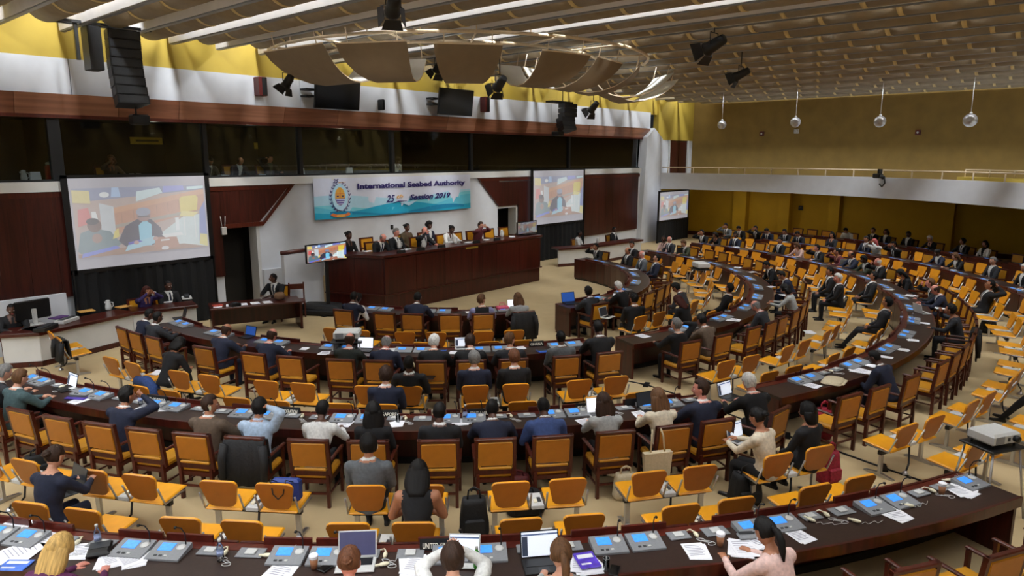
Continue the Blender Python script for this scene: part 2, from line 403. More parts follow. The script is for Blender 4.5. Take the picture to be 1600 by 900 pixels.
for i, X0 in enumerate(BAFFLE_X):
    if X0 > 36.6 or X0 < -3: continue
    if X0 < 0.3 or X0 > 0:
        xt = X0 + .66; near = X0 > 2
        t = thing('ceiling_baffle', 'tan half-round ceiling baffle', 'ceiling baffle', (xt, 0, 0), group='half-round baffles across the ceiling')
        t['label'] = 'tan half-round ceiling baffle, %s from the wide speaker side, running to the yellow frieze' % ordn(i+1)
        y0 = 19.1; k = 0
        if near:
            while y0 > -7 and k < 17:
                pv = max(visible((xt, y0-j*.4, 7.5), 60) for j in range(5))
                if pv:
                    link('panel', seg_me, t, (0, y0-SEG+.045, 0)); link('joint_strip', band_me, t, (0, y0-SEG, 0))
                else:
                    link('panel', seg_me, t, (0, y0-SEG+.045, 0))
                y0 -= SEG; k += 1
        else:
            link('panel', segl, t, (0, -7.9, 0))
        off = (i*.37) % SEG
        if near:
            for c in t.children: c.location.y -= off if c.location.y-off > -7.9 else 0
    t = thing('ceiling_fin', 'thin white strip-light fin, %s from the wide speaker side, running to the yellow frieze' % ordn(i+1), 'ceiling fin', (X0, 0, 0), group='white light fins between the baffles')
    zt = 8.1 if X0 < 16 else 7.62; zb_ = 7.39 if X0 < 16 else 7.45
    put('blade', MB().prism_y([(-.03, zb_), (.05, zb_), (.05, zb_+.06), (.0, zt), (-.03, zt)], -7.9, 19.15, FIN if X0 < 16 else M('fin_dimmed', (170, 156, 130), .6)), t)  # far fins: weaker light painted in as a darker copy of the white
    put('lower_lip', MB().box(-.01, .09, -7.9, 19.15, zb_-.03, zb_, GREY), t)

# ------------------------------------------------------------------ suspended canopy of curved petals
t = thing('pipe_ring', 'large cream double pipe arc hung under the ceiling above the petals', 'pipe ring', (CX, CY, 7.3))
for r, nm, a0, a1 in ((5.65, 'outer_pipe', -199, -46), (4.17, 'inner_pipe', -203, -62)):
    put(nm, MB().tube([(r*cos(R_(a0+(a1-a0)*k/50)), r*sin(R_(a0+(a1-a0)*k/50)), 0) for k in range(51)], .04, PIPE, 8), t)
for k in range(7):
    a = R_(-194+21*k); put('spoke', MB().tube([(4.17*cos(a), 4.17*sin(a), 0), (5.65*cos(a), 5.65*sin(a), 0)], .025, PIPE, 6), t)
for k in range(12):
    a = R_(-196+13*k); put('hanger', MB().tube([(5.65*cos(a), 5.65*sin(a), 0), (5.65*cos(a), 5.65*sin(a), 1.4)], .012, PIPE, 5), t)
def petal(wd):
    prof = [(0, 7.05, 1), (.15, 6.86, .97), (.38, 6.66, .9), (.7, 6.48, .8), (1.1, 6.36, .68), (1.5, 6.33, .6), (1.85, 6.4, .55), (2.15, 6.55, .52), (2.35, 6.75, .5), (2.5, 6.98, .5)]
    nn = 4; vs = []; fs = []
    for s_ in (0, .03):
        for (r, z, k_) in prof:
            for k in range(nn+1): vs.append((-r + s_*.5, wd/2*k_*(2*k/nn-1), z + s_))
    q = nn+1; P = len(prof)*q; L = len(prof)-1; rim = []
    for i in range(L):
        for k in range(nn): fs.append((i*q+k, i*q+k+1, (i+1)*q+k+1, (i+1)*q+k))
        rim += [(i*q, (i+1)*q, P+(i+1)*q, P+i*q), (i*q+nn, P+i*q+nn, P+(i+1)*q+nn, (i+1)*q+nn)]
    for k in range(nn): rim += [(k, P+k, P+k+1, k+1), (L*q+k, L*q+k+1, P+L*q+k+1, P+L*q+k)]
    m = MB(); m.add(vs[:P], fs, CANOPY, None, True); m.add(vs[P:], [f[::-1] for f in fs], CANOPY_LIT, None, True); m.add(vs, rim, PIPE)
    me = bpy.data.meshes.new('canopy_petal'); me.from_pydata(m.v, [], m.f)
    for mt in m.mats: me.materials.append(mt)
    me.polygons.foreach_set('material_index', m.m); me.polygons.foreach_set('use_smooth', m.sm); me.update(); return me
rod = MB().tube([(-.1, 0, 7.03), (.0, 0, 7.42)], .012, PIPE, 5).mesh('hanger_rod')
for px, py, a, wd, lb in ((9.72, 15.4, -176, 2.3, 'widest curved beige hanging petal, nearest the big line-array speaker'), (10.45, 13.35, -152, 1.75, 'curved beige hanging petal between the widest petal and the flat-looking front one'),
        (12.1, 11.85, -131, 1.6, 'curved beige hanging petal seen square-on in front of the high black monitor'), (14.7, 10.95, -103, 1.6, 'curved beige hanging petal beside the spotlight, lit inside showing'),
        (16.6, 10.9, -80, 1.7, 'greyish beige hanging petal, second after the spotlight'), (18.6, 11.2, -58, 1.7, 'beige hanging petal, third after the spotlight'),
        (20.9, 11.7, -40, 1.8, 'beige hanging petal next to the pointed end one'), (22.6, 12.6, -28, 1.7, 'pointed pale end petal of the hanging canopy')):
    o = link('canopy_petal', petal(wd), None, (px, py, 0), R_(a), label=lb, category='canopy petal', group='beige petals of the suspended canopy')
    for j in (-.35, .35): link('hanger_rod', rod, o, (0, j*wd, 0))
    for j in (-.18, .18): link('hanger_rod', rod, o, (-2.42, j*wd, -.06))

# ------------------------------------------------------------------ curved desk rows
R0 = {'D': 5.3, 'C': 8.8, 'B': 12.45, 'A': 15.98, 'E': 19.35}
DEPTH = {'D': .62, 'C': .62, 'B': .64, 'A': .68, 'E': .6}
BLK = {'D': [(-166, -121), (-108, -7)], 'C': [(-183, -118), (-113.5, -8)], 'B': [(-172, -117.3), (-112.5, -8)], 'A': [(-159, -113), (-72, -12)], 'E': [(-52, -6)]}
PER = {'D': 15.4, 'C': 9.7, 'B': 6.92, 'A': 5.45, 'E': 4.6}
PH = {'D': -141.7, 'C': -141.2, 'B': -155.9, 'A': -129.35, 'E': -30}
DLAB = {('D', 0): 'short curved mahogany desk in front of the podium, pink bag on it', ('D', 1): 'innermost curved mahogany desk on the balcony side, laptop at its near end',
 ('C', 0): 'curved mahogany desk of the second row from the podium, beside the witness table', ('C', 1): 'long curved mahogany desk of the second row on the balcony side of the aisle',
 ('B', 0): 'curved mahogany desk across the hall\'s middle with the country name boards', ('B', 1): 'long curved mahogany desk with a beige tote bag and papers, balcony side',
 ('A', 0): 'curved brown-topped desk nearest the camera with blue-lit consoles', ('A', 1): 'curved mahogany desk of the fourth row under the balcony', ('E', 0): 'rearmost curved mahogany desk against the dark yellow wall'}
PAIRS = {}
for rg in 'DCBAE':
    for bi, (a0, a1) in enumerate(BLK[rg]):
        r0 = R0[rg]; r1 = r0 + DEPTH[rg]
        t = thing('curved_desk', DLAB[(rg, bi)], 'desk')
        put('desktop', MB().arc(r0+.13, r1, a0, a1, .70, .75, DESKTOP), t)
        put('inlay_strip', MB().arc(r0, r0+.128, a0, a1, .70, .752, INLAY), t)
        put('edge_trim', MB().arc(r1-.002, r1+.03, a0, a1, .64, .756, WOOD), t)
        da = math.degrees(.03/r0)
        put('end_panel', MB().arc(r0, r1-.02, a0, a0+da*1.5, 0, .7, WOOD), t); put('end_panel', MB().arc(r0, r1-.02, a1-da*1.5, a1, 0, .7, WOOD), t)
        put('plinth', MB().arc(r0-.02, r0+.05, a0+.2, a1-.2, 0, .09, BLACK), t)
        k0 = math.ceil((a0 - PH[rg])/PER[rg] + .25); k = k0; prs = []
        edges_ = [a0]
        while PH[rg] + PER[rg]*k < a1 - PER[rg]*.22:
            c = PH[rg] + PER[rg]*k; prs.append(c); edges_.append(min(a1, c + PER[rg]/2)); k += 1
        edges_[-1] = a1; PAIRS[(rg, bi)] = prs
        put('panel_backing', MB().arc(r0-.02, r0+.01, a0+.02, a1-.02, .05, .7, WOOD), t)
        for i in range(len(edges_)-1):
            put('front_panel', MB().arc(r0-.035, r0, edges_[i]+.05, edges_[i+1]-.05, .08, .76, WOOD), t)
        for c in prs:
            hw = math.degrees(.5/r0); lo, hi = max(a0, c-hw), min(a1, c+hw); mid = (lo+hi)/2
            for u, v in ((lo, mid-.08), (mid+.08, hi)):
                put('name_board', MB().arc(r0-.02, r0+.01, u, v, .75, .822, INLAY, 3), t)
# small fittings at every pair of places
cons = Proto('delegate_console', 'console')
_b = MB().prism_x([(-.13, 0), (.13, 0), (.13, .055), (-.13, .02)], -.17, .17, GREY)
cons.part('housing', _b)
TILT = Matrix.Translation((0, 0, .0375)) @ Matrix.Rotation(math.atan(.035/.26), 4, 'X')
cons.part('display', MB().box(-.11, .03, -.01, .1, 0, .004, LCD), TILT)
cons.part('speaker_grille', MB().lathe([(.045, 0), (.045, .004), (.02, .006)], LGREY, 10), TILT @ Matrix.Translation((.1, .05, 0)))
cons.part('button_row', MB().box(-.1, -.07, -.09, -.07, 0, .005, DGREY).box(-.05, -.02, -.09, -.07, 0, .005, DGREY).box(.0, .03, -.09, -.07, 0, .005, LGREY), TILT)
cons.part('microphone', MB().tube([(.12, .1, .05), (.12, .1, .16), (.11, .06, .24), (.1, .0, .28)], .006, BLACK, 5).tube([(.1, .0, .28), (.098, -.02, .286)], .014, BLACK, 6))
cons_far = MB().prism_x([(-.13, 0), (.13, 0), (.13, .055), (-.13, .02)], -.17, .17, GREY).box(-.11, .03, -.01, .1, 0, .005, LCD, TILT).mesh('delegate_console')
cons_mid = Proto('delegate_console', 'console', None)
cons_mid.part('housing', _b); cons_mid.part('display', MB().box(-.11, .03, -.01, .1, 0, .004, LCD), TILT)
ear = Proto('earphone_set', 'earphone')
ear.part('channel_plate', MB().box(-.11, .11, -.07, .07, 0, .02, GREY, bev=.006)); ear.part('selector', MB().box(-.05, .05, -.04, .04, .02, .032, LGREY, bev=.004))
ear.part('earpiece', MB().ball((.17, -.04, .025), (.022, .05, .022), CREAM, 8, 6).tube([(.17, .0, .03), (.15, .05, .03), (.11, .05, .02)], .008, CREAM, 5))
plate = Proto('channel_plate', 'earphone'); plate.part('base', MB().box(-.13, .13, -.08, .08, 0, .012, GREY, bev=.004)); plate.part('selector', MB().box(-.05, .05, -.045, .045, .012, .03, LGREY, bev=.006))
_cp = []
for k in range(26):
    t_ = k/25*9; _cp.append((.17+.05*sin(t_*2.1)+t_*.012, -.1-.04*cos(t_*1.7)-t_*.012, .006))
ear.part('cord', MB().tube(_cp, .0035, LGREY, 4, smooth=False))
def on_desk(rg, a, off=.0, z=.752): return polar(R0[rg]+off, a, z)
for (rg, bi), prs in PAIRS.items():
    for c in prs:
        hw = math.degrees(.187/(R0[rg]+.24))
        for s_ in (-1, 1):
            a = c + s_*hw
            if not (BLK[rg][bi][0]+.5 < a < BLK[rg][bi][1]-.3): continue
            p = on_desk(rg, a, .24)
            if not visible(p, 20): continue
            d = proj(p)[2]
            if d < 12: o = cons.make(p, R_(a+90), group='delegate consoles')
            elif d < 19: o = cons_mid.make(p, R_(a+90), group='delegate consoles')
            else: o = link('delegate_console', cons_far, None, p, R_(a+90), category='console', group='delegate consoles')
            reg(o, 'console', 'grey console with blue screen', rg, a)
        for a in (c + PER[rg]*.5 - math.degrees(.2/R0[rg]), c + PER[rg]*.5 + math.degrees(.2/R0[rg])):
            if not BLK[rg][bi][0]+1 < a < BLK[rg][bi][1]-.6: continue
            p = on_desk(rg, a, .17)
            if visible(p, 10) and proj(p)[2] < 13:
                o = (ear if a < c + PER[rg]*.5 else plate).make(p, R_(a+90), group='earphone sets between the consoles'); reg(o, 'ear', 'grey channel plate' + (' and corded cream earpiece' if a < c + PER[rg]*.5 else ''), rg, a)

p = on_desk('A', -113.75, .26); reg(cons.make(p, R_(-113.75+90), group='delegate consoles'), 'console', 'grey console with blue screen', 'A', -113.0 - .75)

# ------------------------------------------------------------------ chairs
def rr(w, h, r, n=4, wb=None):                         # rounded rectangle outline (x, z), optional narrower bottom
    wb = wb or w; pts = []
    for cx_, cz, a0 in ((w/2-r, h-r, 0), (-w/2+r, h-r, 90), (-wb/2+r*1.6, r*1.6, 180), (wb/2-r*1.6, r*1.6, 270)):
        q = r if a0 < 180 else r*1.6
        for k in range(n+1): pts.append((cx_+q*cos(R_(a0+90*k/n)), cz+q*sin(R_(a0+90*k/n))))
    return pts
arm_ = Proto('armchair', 'chair')
TB = Matrix.Translation((0, -.2, .44)) @ Matrix.Rotation(R_(7), 4, 'X')
arm_.part('seat', MB().box(-.245, .245, -.2, .27, .38, .46, YEL, bev=.025))
arm_.part('backrest', MB().box(-.22, .22, -.03, .03, .13, .47, YEL, bev=.015).box(-.215, .215, -.034, -.028, .14, .46, YELB), TB)
_f = MB().box(-.27, -.225, -.025, .025, -.03, .52, CHWOOD).box(.225, .27, -.025, .025, -.03, .52, CHWOOD).box(-.27, .27, -.028, .028, .47, .52, CHWOOD, bev=.01).box(-.225, .225, -.02, .02, .0, .07, CHWOOD)
arm_.part('back_frame', _f, TB); arm_.part('back_cushion_edge', MB().box(-.21, .21, -.035, .0, .075, .115, YEL, bev=.01), TB)
for s_ in (-1, 1):
    arm_.part('leg', MB().prism([(s_*.225-.02, -.25), (s_*.225+.02, -.25), (s_*.225+.02, -.2), (s_*.225-.02, -.2)], 0, .45, CHWOOD))
    arm_.part('leg', MB().box(s_*.25-.02, s_*.25+.02, .23, .27, 0, .63, CHWOOD))
    arm_.part('armrest', MB().box(s_*.262-.025, s_*.262+.025, -.2, .29, .63, .665, CHWOOD, bev=.012))
arm_.part('stretcher', MB().box(-.22, .22, -.235, -.215, .18, .21, CHWOOD).box(-.245, -.225, -.23, .25, .18, .2, CHWOOD).box(.225, .245, -.23, .25, .18, .2, CHWOOD))
arm_.part('seat_rail', MB().box(-.25, .25, -.22, .27, .33, .385, CHWOOD))
_m = MB().box(-.245, .245, -.2, .27, .38, .46, YEL).box(-.22, .22, -.03, .03, .12, .47, YEL, TB).box(-.27, -.225, -.025, .025, -.03, .52, CHWOOD, TB).box(.225, .27, -.025, .025, -.03, .52, CHWOOD, TB).box(-.27, .27, -.028, .028, .47, .52, CHWOOD, TB)
_m.box(-.225, .225, -.02, .02, .0, .07, CHWOOD, TB)
for s_ in (-1, 1):
    _m.box(s_*.225-.02, s_*.225+.02, -.25, -.2, 0, .45, CHWOOD).box(s_*.25-.02, s_*.25+.02, .23, .27, 0, .63, CHWOOD).box(s_*.262-.025, s_*.262+.025, -.2, .29, .63, .665, CHWOOD)
_m.box(-.25, .25, -.22, .27, .33, .385, CHWOOD); arm_far = _m.mesh('armchair')
RB = {'D': 6.62, 'C': 10.36, 'B': 13.9, 'A': 17.45, 'E': 20.7}      # radius of the armchairs' back tops
USEDA = []
def armchair(rg, a, turn=0., occupied=False, dr=0.):
    r = RB[rg] - .28 + dr; p = polar(r, a)
    for q in USEDA:
        if (q-p).length < .56: return
    USEDA.append(p)
    if not (visible(p+Vector((0, 0, .9)), 30) or visible(p+Vector((0, 0, .3)), 30)): return
    rz = R_(a+90+turn)
    if proj(p)[2] < 17: o = arm_.make(p, rz, group='yellow wooden armchairs along the desks')
    else: o = link('armchair', arm_far, None, p, rz, category='chair', group='yellow wooden armchairs along the desks')
    reg(o, 'arm', ('occupied' if occupied else 'empty') + ' yellow wooden armchair', rg, a)

SH = Proto('twin_seat', 'chair')
def shellparts(add, x):
    T0 = Matrix.Translation((x, -.2, .47)) @ Matrix.Rotation(R_(14), 4, 'X')
    pts = rr(.45, .36, .06, 3, .36)
    b = MB().prism_y(pts, -.012, .0, YSHB).prism_y(pts, .0, .022, YSH)
    add('backrest', b, T0)
    s = MB().box(-.225, .225, -.2, .25, .0, .035, YSH, bev=.015)
    add('seat', s, Matrix.Translation((x, 0, .42)) @ Matrix.Rotation(R_(4), 4, 'X'))
    for s_ in (-1, 1):
        add('side_bracket', MB().tube([(x+s_*.24, .18, .43), (x+s_*.24, -.17, .42), (x+s_*.24, -.27, .66)], .013, CHROME, 5))
def addp(n, mb, T=None): SH.part(n, mb, T)
shellparts(addp, -.335); shellparts(addp, .335)
SH.part('seat_beam', MB().box(-.55, .55, -.06, .0, .33, .385, BLACK))
SH.part('control_box', MB().box(-.075, .075, -.18, .14, .4, .46, LGREY, bev=.01).box(-.04, .0, -.12, -.05, .46, .475, CREAM).box(.01, .05, -.1, .0, .46, .47, DGREY))
for s_ in (-1, 1):
    SH.part('leg', MB().box(s_*.5-.03, s_*.5+.03, -.05, -.01, .03, .34, CHROME), sub=[('foot', MB().prism_x([(-.24, 0), (.2, 0), (.2, .02), (0, .05), (-.05, .05), (-.24, .02)], s_*.5-.025, s_*.5+.025, CHROME))])
SH.part('floor_cable', MB().tube([(.05, -.1, .36), (.04, -.12, .2), (-.02, -.16, .12), (-.12, -.2, .1), (-.16, -.2, .02)], .014, BLACK, 5).lathe([(.05, 0), (.05, .02), (.02, .06)], CHROME, 10, Matrix.Translation((-.16, -.2, 0))))
_all = MB()
def addall(n, mb, T=None):
    o = len(_all.v)
    for v in mb.v: _all.v.append(tuple((T @ Vector(v)) if T is not None else Vector(v)))
    for f, k, s_ in zip(mb.f, mb.m, mb.sm): _all.f.append([o+i for i in f]); _all.m.append(_all.mi(mb.mats[k])); _all.sm.append(s_)
shellparts(addall, -.335); shellparts(addall, .335)
_all.box(-.55, .55, -.06, .0, .33, .385, BLACK).box(-.075, .075, -.18, .14, .4, .46, LGREY)
for s_ in (-1, 1): _all.box(s_*.5-.03, s_*.5+.03, -.05, -.01, .0, .34, CHROME).box(s_*.5-.025, s_*.5+.025, -.22, .18, 0, .025, CHROME)
SH_far = _all.mesh('twin_seat')
RS = {('D', 1): 7.78, ('C', 1): 11.35, ('B', 1): 14.85, ('D', 2): 8.62, ('C', 2): 12.2, ('B', 2): 15.68, ('A', 1): 18.25, ('A', 2): 19.1, ('E', 1): 21.5}
SEATS = []
def twin(rg, row, c, turn=0.):
    r = RS[(rg, row)] - .28; p = polar(r, c)
    for s_ in (-1, 1): SEATS.append((rg, row, c + s_*math.degrees(.335/r)))
    if not (visible(p+Vector((0, 0, .8)), 40) or visible(p, 40)): return
    rz = R_(c+90+turn)
    if proj(p)[2] < 16: o = SH.make(p, rz, group='yellow twin shell seats on metal beams')
    else: o = link('twin_seat', SH_far, None, p, rz, category='chair', group='yellow twin shell seats on metal beams')
    reg(o, 'twin%d' % row, '%s-line yellow twin seat' % ('front' if row == 1 else 'rear'), rg, c, True)
for c in (-157.7, -151.2, -144.7, -138.0, -131.6, -125.15, -118.2): twin('B', 1, c); 
for c in (-157.7, -151.2, -144.6, -138.1, -131.6, -125.2, -118.95): twin('B', 2, c)
for k in range(-109, -8, 1):
    if (k + 109) % 7 == 0: twin('B', 1, k); twin('B', 2, k+.6)
for c in (-184, -168.7, -159.3, -150.2, -141.2, -132.3, -123.4): twin('C', 1, c)
for c in (-159.3, -150.2, -142.3, -132.3, -123.4): twin('C', 2, c)
for k in range(11): twin('C', 1, -108.1 + 9.3*k); twin('C', 2, -107.5 + 9.3*k)
for c in (-154, -141.7, -129.3): twin('D', 1, c)
for c in (-142.5, -129.3): twin('D', 2, c)
for k in range(7): twin('D', 1, -100 + 13.2*k)
for k in range(6): twin('D', 2, -93 + 13.2*k)
for k in range(10): twin('A', 1, -66 + 5.6*k)

# ------------------------------------------------------------------ people
SKIN = {'l': M('skin_light', (206, 152, 126), .5, scale=30, amt=.05), 'm': M('skin_medium', (168, 112, 82), .5, scale=30, amt=.05), 'd': M('skin_dark', (84, 52, 38), .45, scale=30, amt=.08), 'p': M('skin_pink', (214, 140, 122), .5, scale=30, amt=.06)}
HAIR = {'k': (16, 13, 12), 'b': (52, 34, 24), 'n': (96, 66, 42), 'y': (190, 154, 92), 'a': (98, 60, 38), 'g': (120, 118, 116), 'w': (205, 202, 196), 'r': (70, 30, 24)}
HAIRM = {k: M('hair_' + k, v, .6, kind='hair', scale=70, amt=.35, bump=.6, spec=.25) for k, v in HAIR.items()}
CL = {'navy': (24, 30, 52), 'black': (15, 15, 19), 'char': (40, 42, 48), 'grey': (92, 96, 100), 'blue': (58, 78, 128), 'lblue': (170, 190, 214), 'white': (212, 212, 210), 'cream': (206, 194, 172), 'brown': (92, 76, 62), 'plum': (82, 26, 70),
      'pink': (214, 180, 172), 'teal': (66, 88, 92), 'lav': (140, 140, 180), 'dgreen': (30, 36, 32), 'maroon': (98, 40, 46), 'purple': (50, 38, 92), 'sand': (196, 180, 150), 'green': (64, 70, 52), 'khaki': (170, 150, 118), 'jean': (52, 70, 108), 'silver': (165, 168, 168), 'olive': (80, 66, 44)}
def cloth(k): return M('cloth_' + k, CL[k], .85, scale=26, amt=.16, bump=.35)
EYEW = M('eye_white', (225, 222, 215), .3, scale=10, amt=.02); EYED = M('eye_dark', (20, 14, 10), .2, scale=10, amt=.1); LIP = M('lips', (150, 76, 70), .5, scale=40, amt=.08)
SHOE = M('black_leather', (14, 13, 13), .35, scale=30, amt=.2)
# the head: a shaped skull with jaw, nose and eye sockets; hair grows from the same surface
def headpt(th, ph, off=0.):
    """th: turn from the face's middle, ph: height angle; local head space, face towards +Y"""
    c, s = cos(ph), sin(ph)
    x, y, z = .076*c*sin(th), .095*c*cos(th), (.118*s if s > 0 else .128*s)
    if s < 0:
        k = -s
        x *= 1 - .18*k; y = y*(1 - .12*k) if y > 0 else y*(1 - .45*k)
        if y > 0: y += .018*k*max(0, cos(th))
    if y < 0 and s > 0: y *= 1.06
    f = max(0, cos(th))
    def g(t0, p0, wt, wp): return math.exp(-((th-t0)/wt)**2 - ((ph-p0)/wp)**2)
    y += .026*g(0, -.24, .13, .16) + .014*g(0, -.02, .1, .22) - .009*(g(.36, .02, .17, .12) + g(-.36, .02, .17, .12)) + .006*g(0, .2, .6, .1) + .006*g(0, -.52, .28, .07) + .006*g(0, -.95, .3, .2)
    v = Vector((x, y, z)); n = Vector((x/.0058, y/.009, z/.0145)); n.normalize()
    return v + n*off
def head_into(vs, fs, mk, T, skin, n=26, m=22):
    """append head, ears, eyes, brows, lips to vs/fs/mk"""
    o = len(vs); vs.append(T @ headpt(0, -pi/2))
    for i in range(1, m):
        ph = -pi/2 + pi*i/m
        for k in range(n):
            th = 2*pi*k/n; th = th if th <= pi else th-2*pi
            vs.append(T @ headpt(th, ph))
    vs.append(T @ headpt(0, pi/2)); t = len(vs)-1
    for k in range(n): fs.append((o, o+1+(k+1) % n, o+1+k)); mk.append(0)
    for i in range(m-2):
        for k in range(n): fs.append((o+1+i*n+k, o+1+i*n+(k+1) % n, o+1+(i+1)*n+(k+1) % n, o+1+(i+1)*n+k)); mk.append(0)
    for k in range(n): fs.append((o+1+(m-2)*n+k, o+1+(m-2)*n+(k+1) % n, t)); mk.append(0)
    def blob(c, r, mi, a=8, b=6):
        mb = MB().ball(c, r, None, a, b); o2 = len(vs)
        for v in mb.v: vs.append(T @ Vector(v))
        for f in mb.f: fs.append(tuple(o2+i for i in f)); mk.append(mi)
    for s_ in (-1, 1):
        blob((s_*.077, -.006, -.012), (.011, .018, .032), 0); blob((s_*.031, .083, .002), (.014, .009, .009), 9)
        blob((s_*.031, .0905, .001), (.006, .003, .006), 10, 6, 4); blob((s_*.031, .089, .026), (.02, .006, .0045), 11, 6, 4)
    blob((0, .097, -.066), (.026, .007, .009), 12)
# hands: palm and five bent fingers of different lengths; local frame: wrist at 0, fingers to +Y, palm down, thumb on +X
def hand_mb(curl=.5):
    m = MB()
    m.tube([(0, -.03, 0), (0, .0, 0), (.002, .045, 0), (.0, .085, -.004)], [.024, .028, .037, .036], None, 8)
    m.v = [(v[0], v[1], v[2]*.55) for v in m.v]
    for x, ln, r in ((.029, .068, .0088), (.010, .078, .009), (-.010, .072, .0086), (-.028, .056, .0078)):
        p = Vector((x, .08, 0)); pts = [Vector((x*.9, .055, 0)), p]; a = 0
        for j in range(3):
            a += curl*(.55 + .25*j); l = ln*(.45, .32, .23)[j]; p = p + Vector((x*.04, l*cos(a), -l*sin(a))); pts.append(p)
        m.tube(pts, [r, r, r*.95, r*.88, r*.7], None, 6)
    m.tube([(.02, .01, -.002), (.046, .036, -.008), (.056, .062, -.016), (.054, .084, -.026)], [.013, .0125, .011, .0085], None, 6)
    return m
HANDM = {c: hand_mb(c) for c in (.25, .55, .9)}
BONES = []
def loft(rings, n=14):
    """closed loft: rings of (centre, half width vector, half depth vector)"""
    vs = []; fs = []
    for c, u, v in rings:
        for k in range(n): vs.append(c + u*cos(2*pi*k/n) + v*sin(2*pi*k/n))
    for i in range(len(rings)-1):
        for k in range(n): fs.append((i*n+k, i*n+(k+1) % n, (i+1)*n+(k+1) % n, (i+1)*n+k))
    fs += [tuple(range(n))[::-1], tuple((len(rings)-1)*n+k for k in range(n))]
    return vs, fs
def ik(a, t, l1, l2, pole):
    d = t - a; L = min(d.length, (l1+l2)*.995); d = d.normalized(); t = a + d*L
    x = (l1*l1 - l2*l2 + L*L)/(2*L); h = math.sqrt(max(1e-6, l1*l1 - x*x))
    p = pole - d*pole.dot(d); p.normalize(); return a + d*x + p*h, t
def seg_d(p, a, b):
    ab = b-a; t = max(0., min(1., (p-a).dot(ab)/ab.length_squared)); return (p-(a+ab*t)).length, t
POSES = {
 # lean, side lean, head pitch, head yaw, left hand (x,y,z), right hand, (hand curl), legs
 'write': dict(lean=20, pit=28, yaw=6, L=(-.16, .56, .785), R=(.17, .53, .785), cl=.7),
 'type': dict(lean=12, pit=18, yaw=0, L=(-.11, .5, .79), R=(.11, .5, .79), cl=.45),
 'lap': dict(lean=2, pit=10, yaw=-12, L=(-.12, .3, .6), R=(.12, .3, .6), cl=.55),
 'chin': dict(lean=14, pit=6, yaw=16, L=(-.2, .5, .785), R=(.095, .36, 1.15), cl=.9),
 'face': dict(lean=16, pit=12, yaw=0, L=(-.075, .38, 1.17), R=(.075, .38, 1.17), cl=.6),
 'ear': dict(lean=8, pit=8, yaw=-18, L=(-.2, .48, .785), R=(.14, .08, 1.25), cl=.5),
 'back': dict(lean=-14, pit=-4, yaw=14, L=(-.16, .18, .62), R=(.16, .18, .62), cl=.5, leg=.3),
 'down': dict(lean=26, pit=42, yaw=0, L=(-.12, .44, .66), R=(.1, .44, .66), cl=.5),
 'side': dict(lean=8, pit=6, yaw=52, L=(-.15, .45, .785), R=(.2, .45, .785), cl=.5),
 'behind': dict(lean=-12, pit=-14, yaw=4, L=(-.12, -.28, 1.2), R=(.12, -.28, 1.2), cl=.3, leg=.3),
 'stand': dict(lean=3, pit=14, yaw=10, L=(-.16, .3, 1.0), R=(.16, .3, 1.0), cl=.5, stand=True),
}
BODY = {}
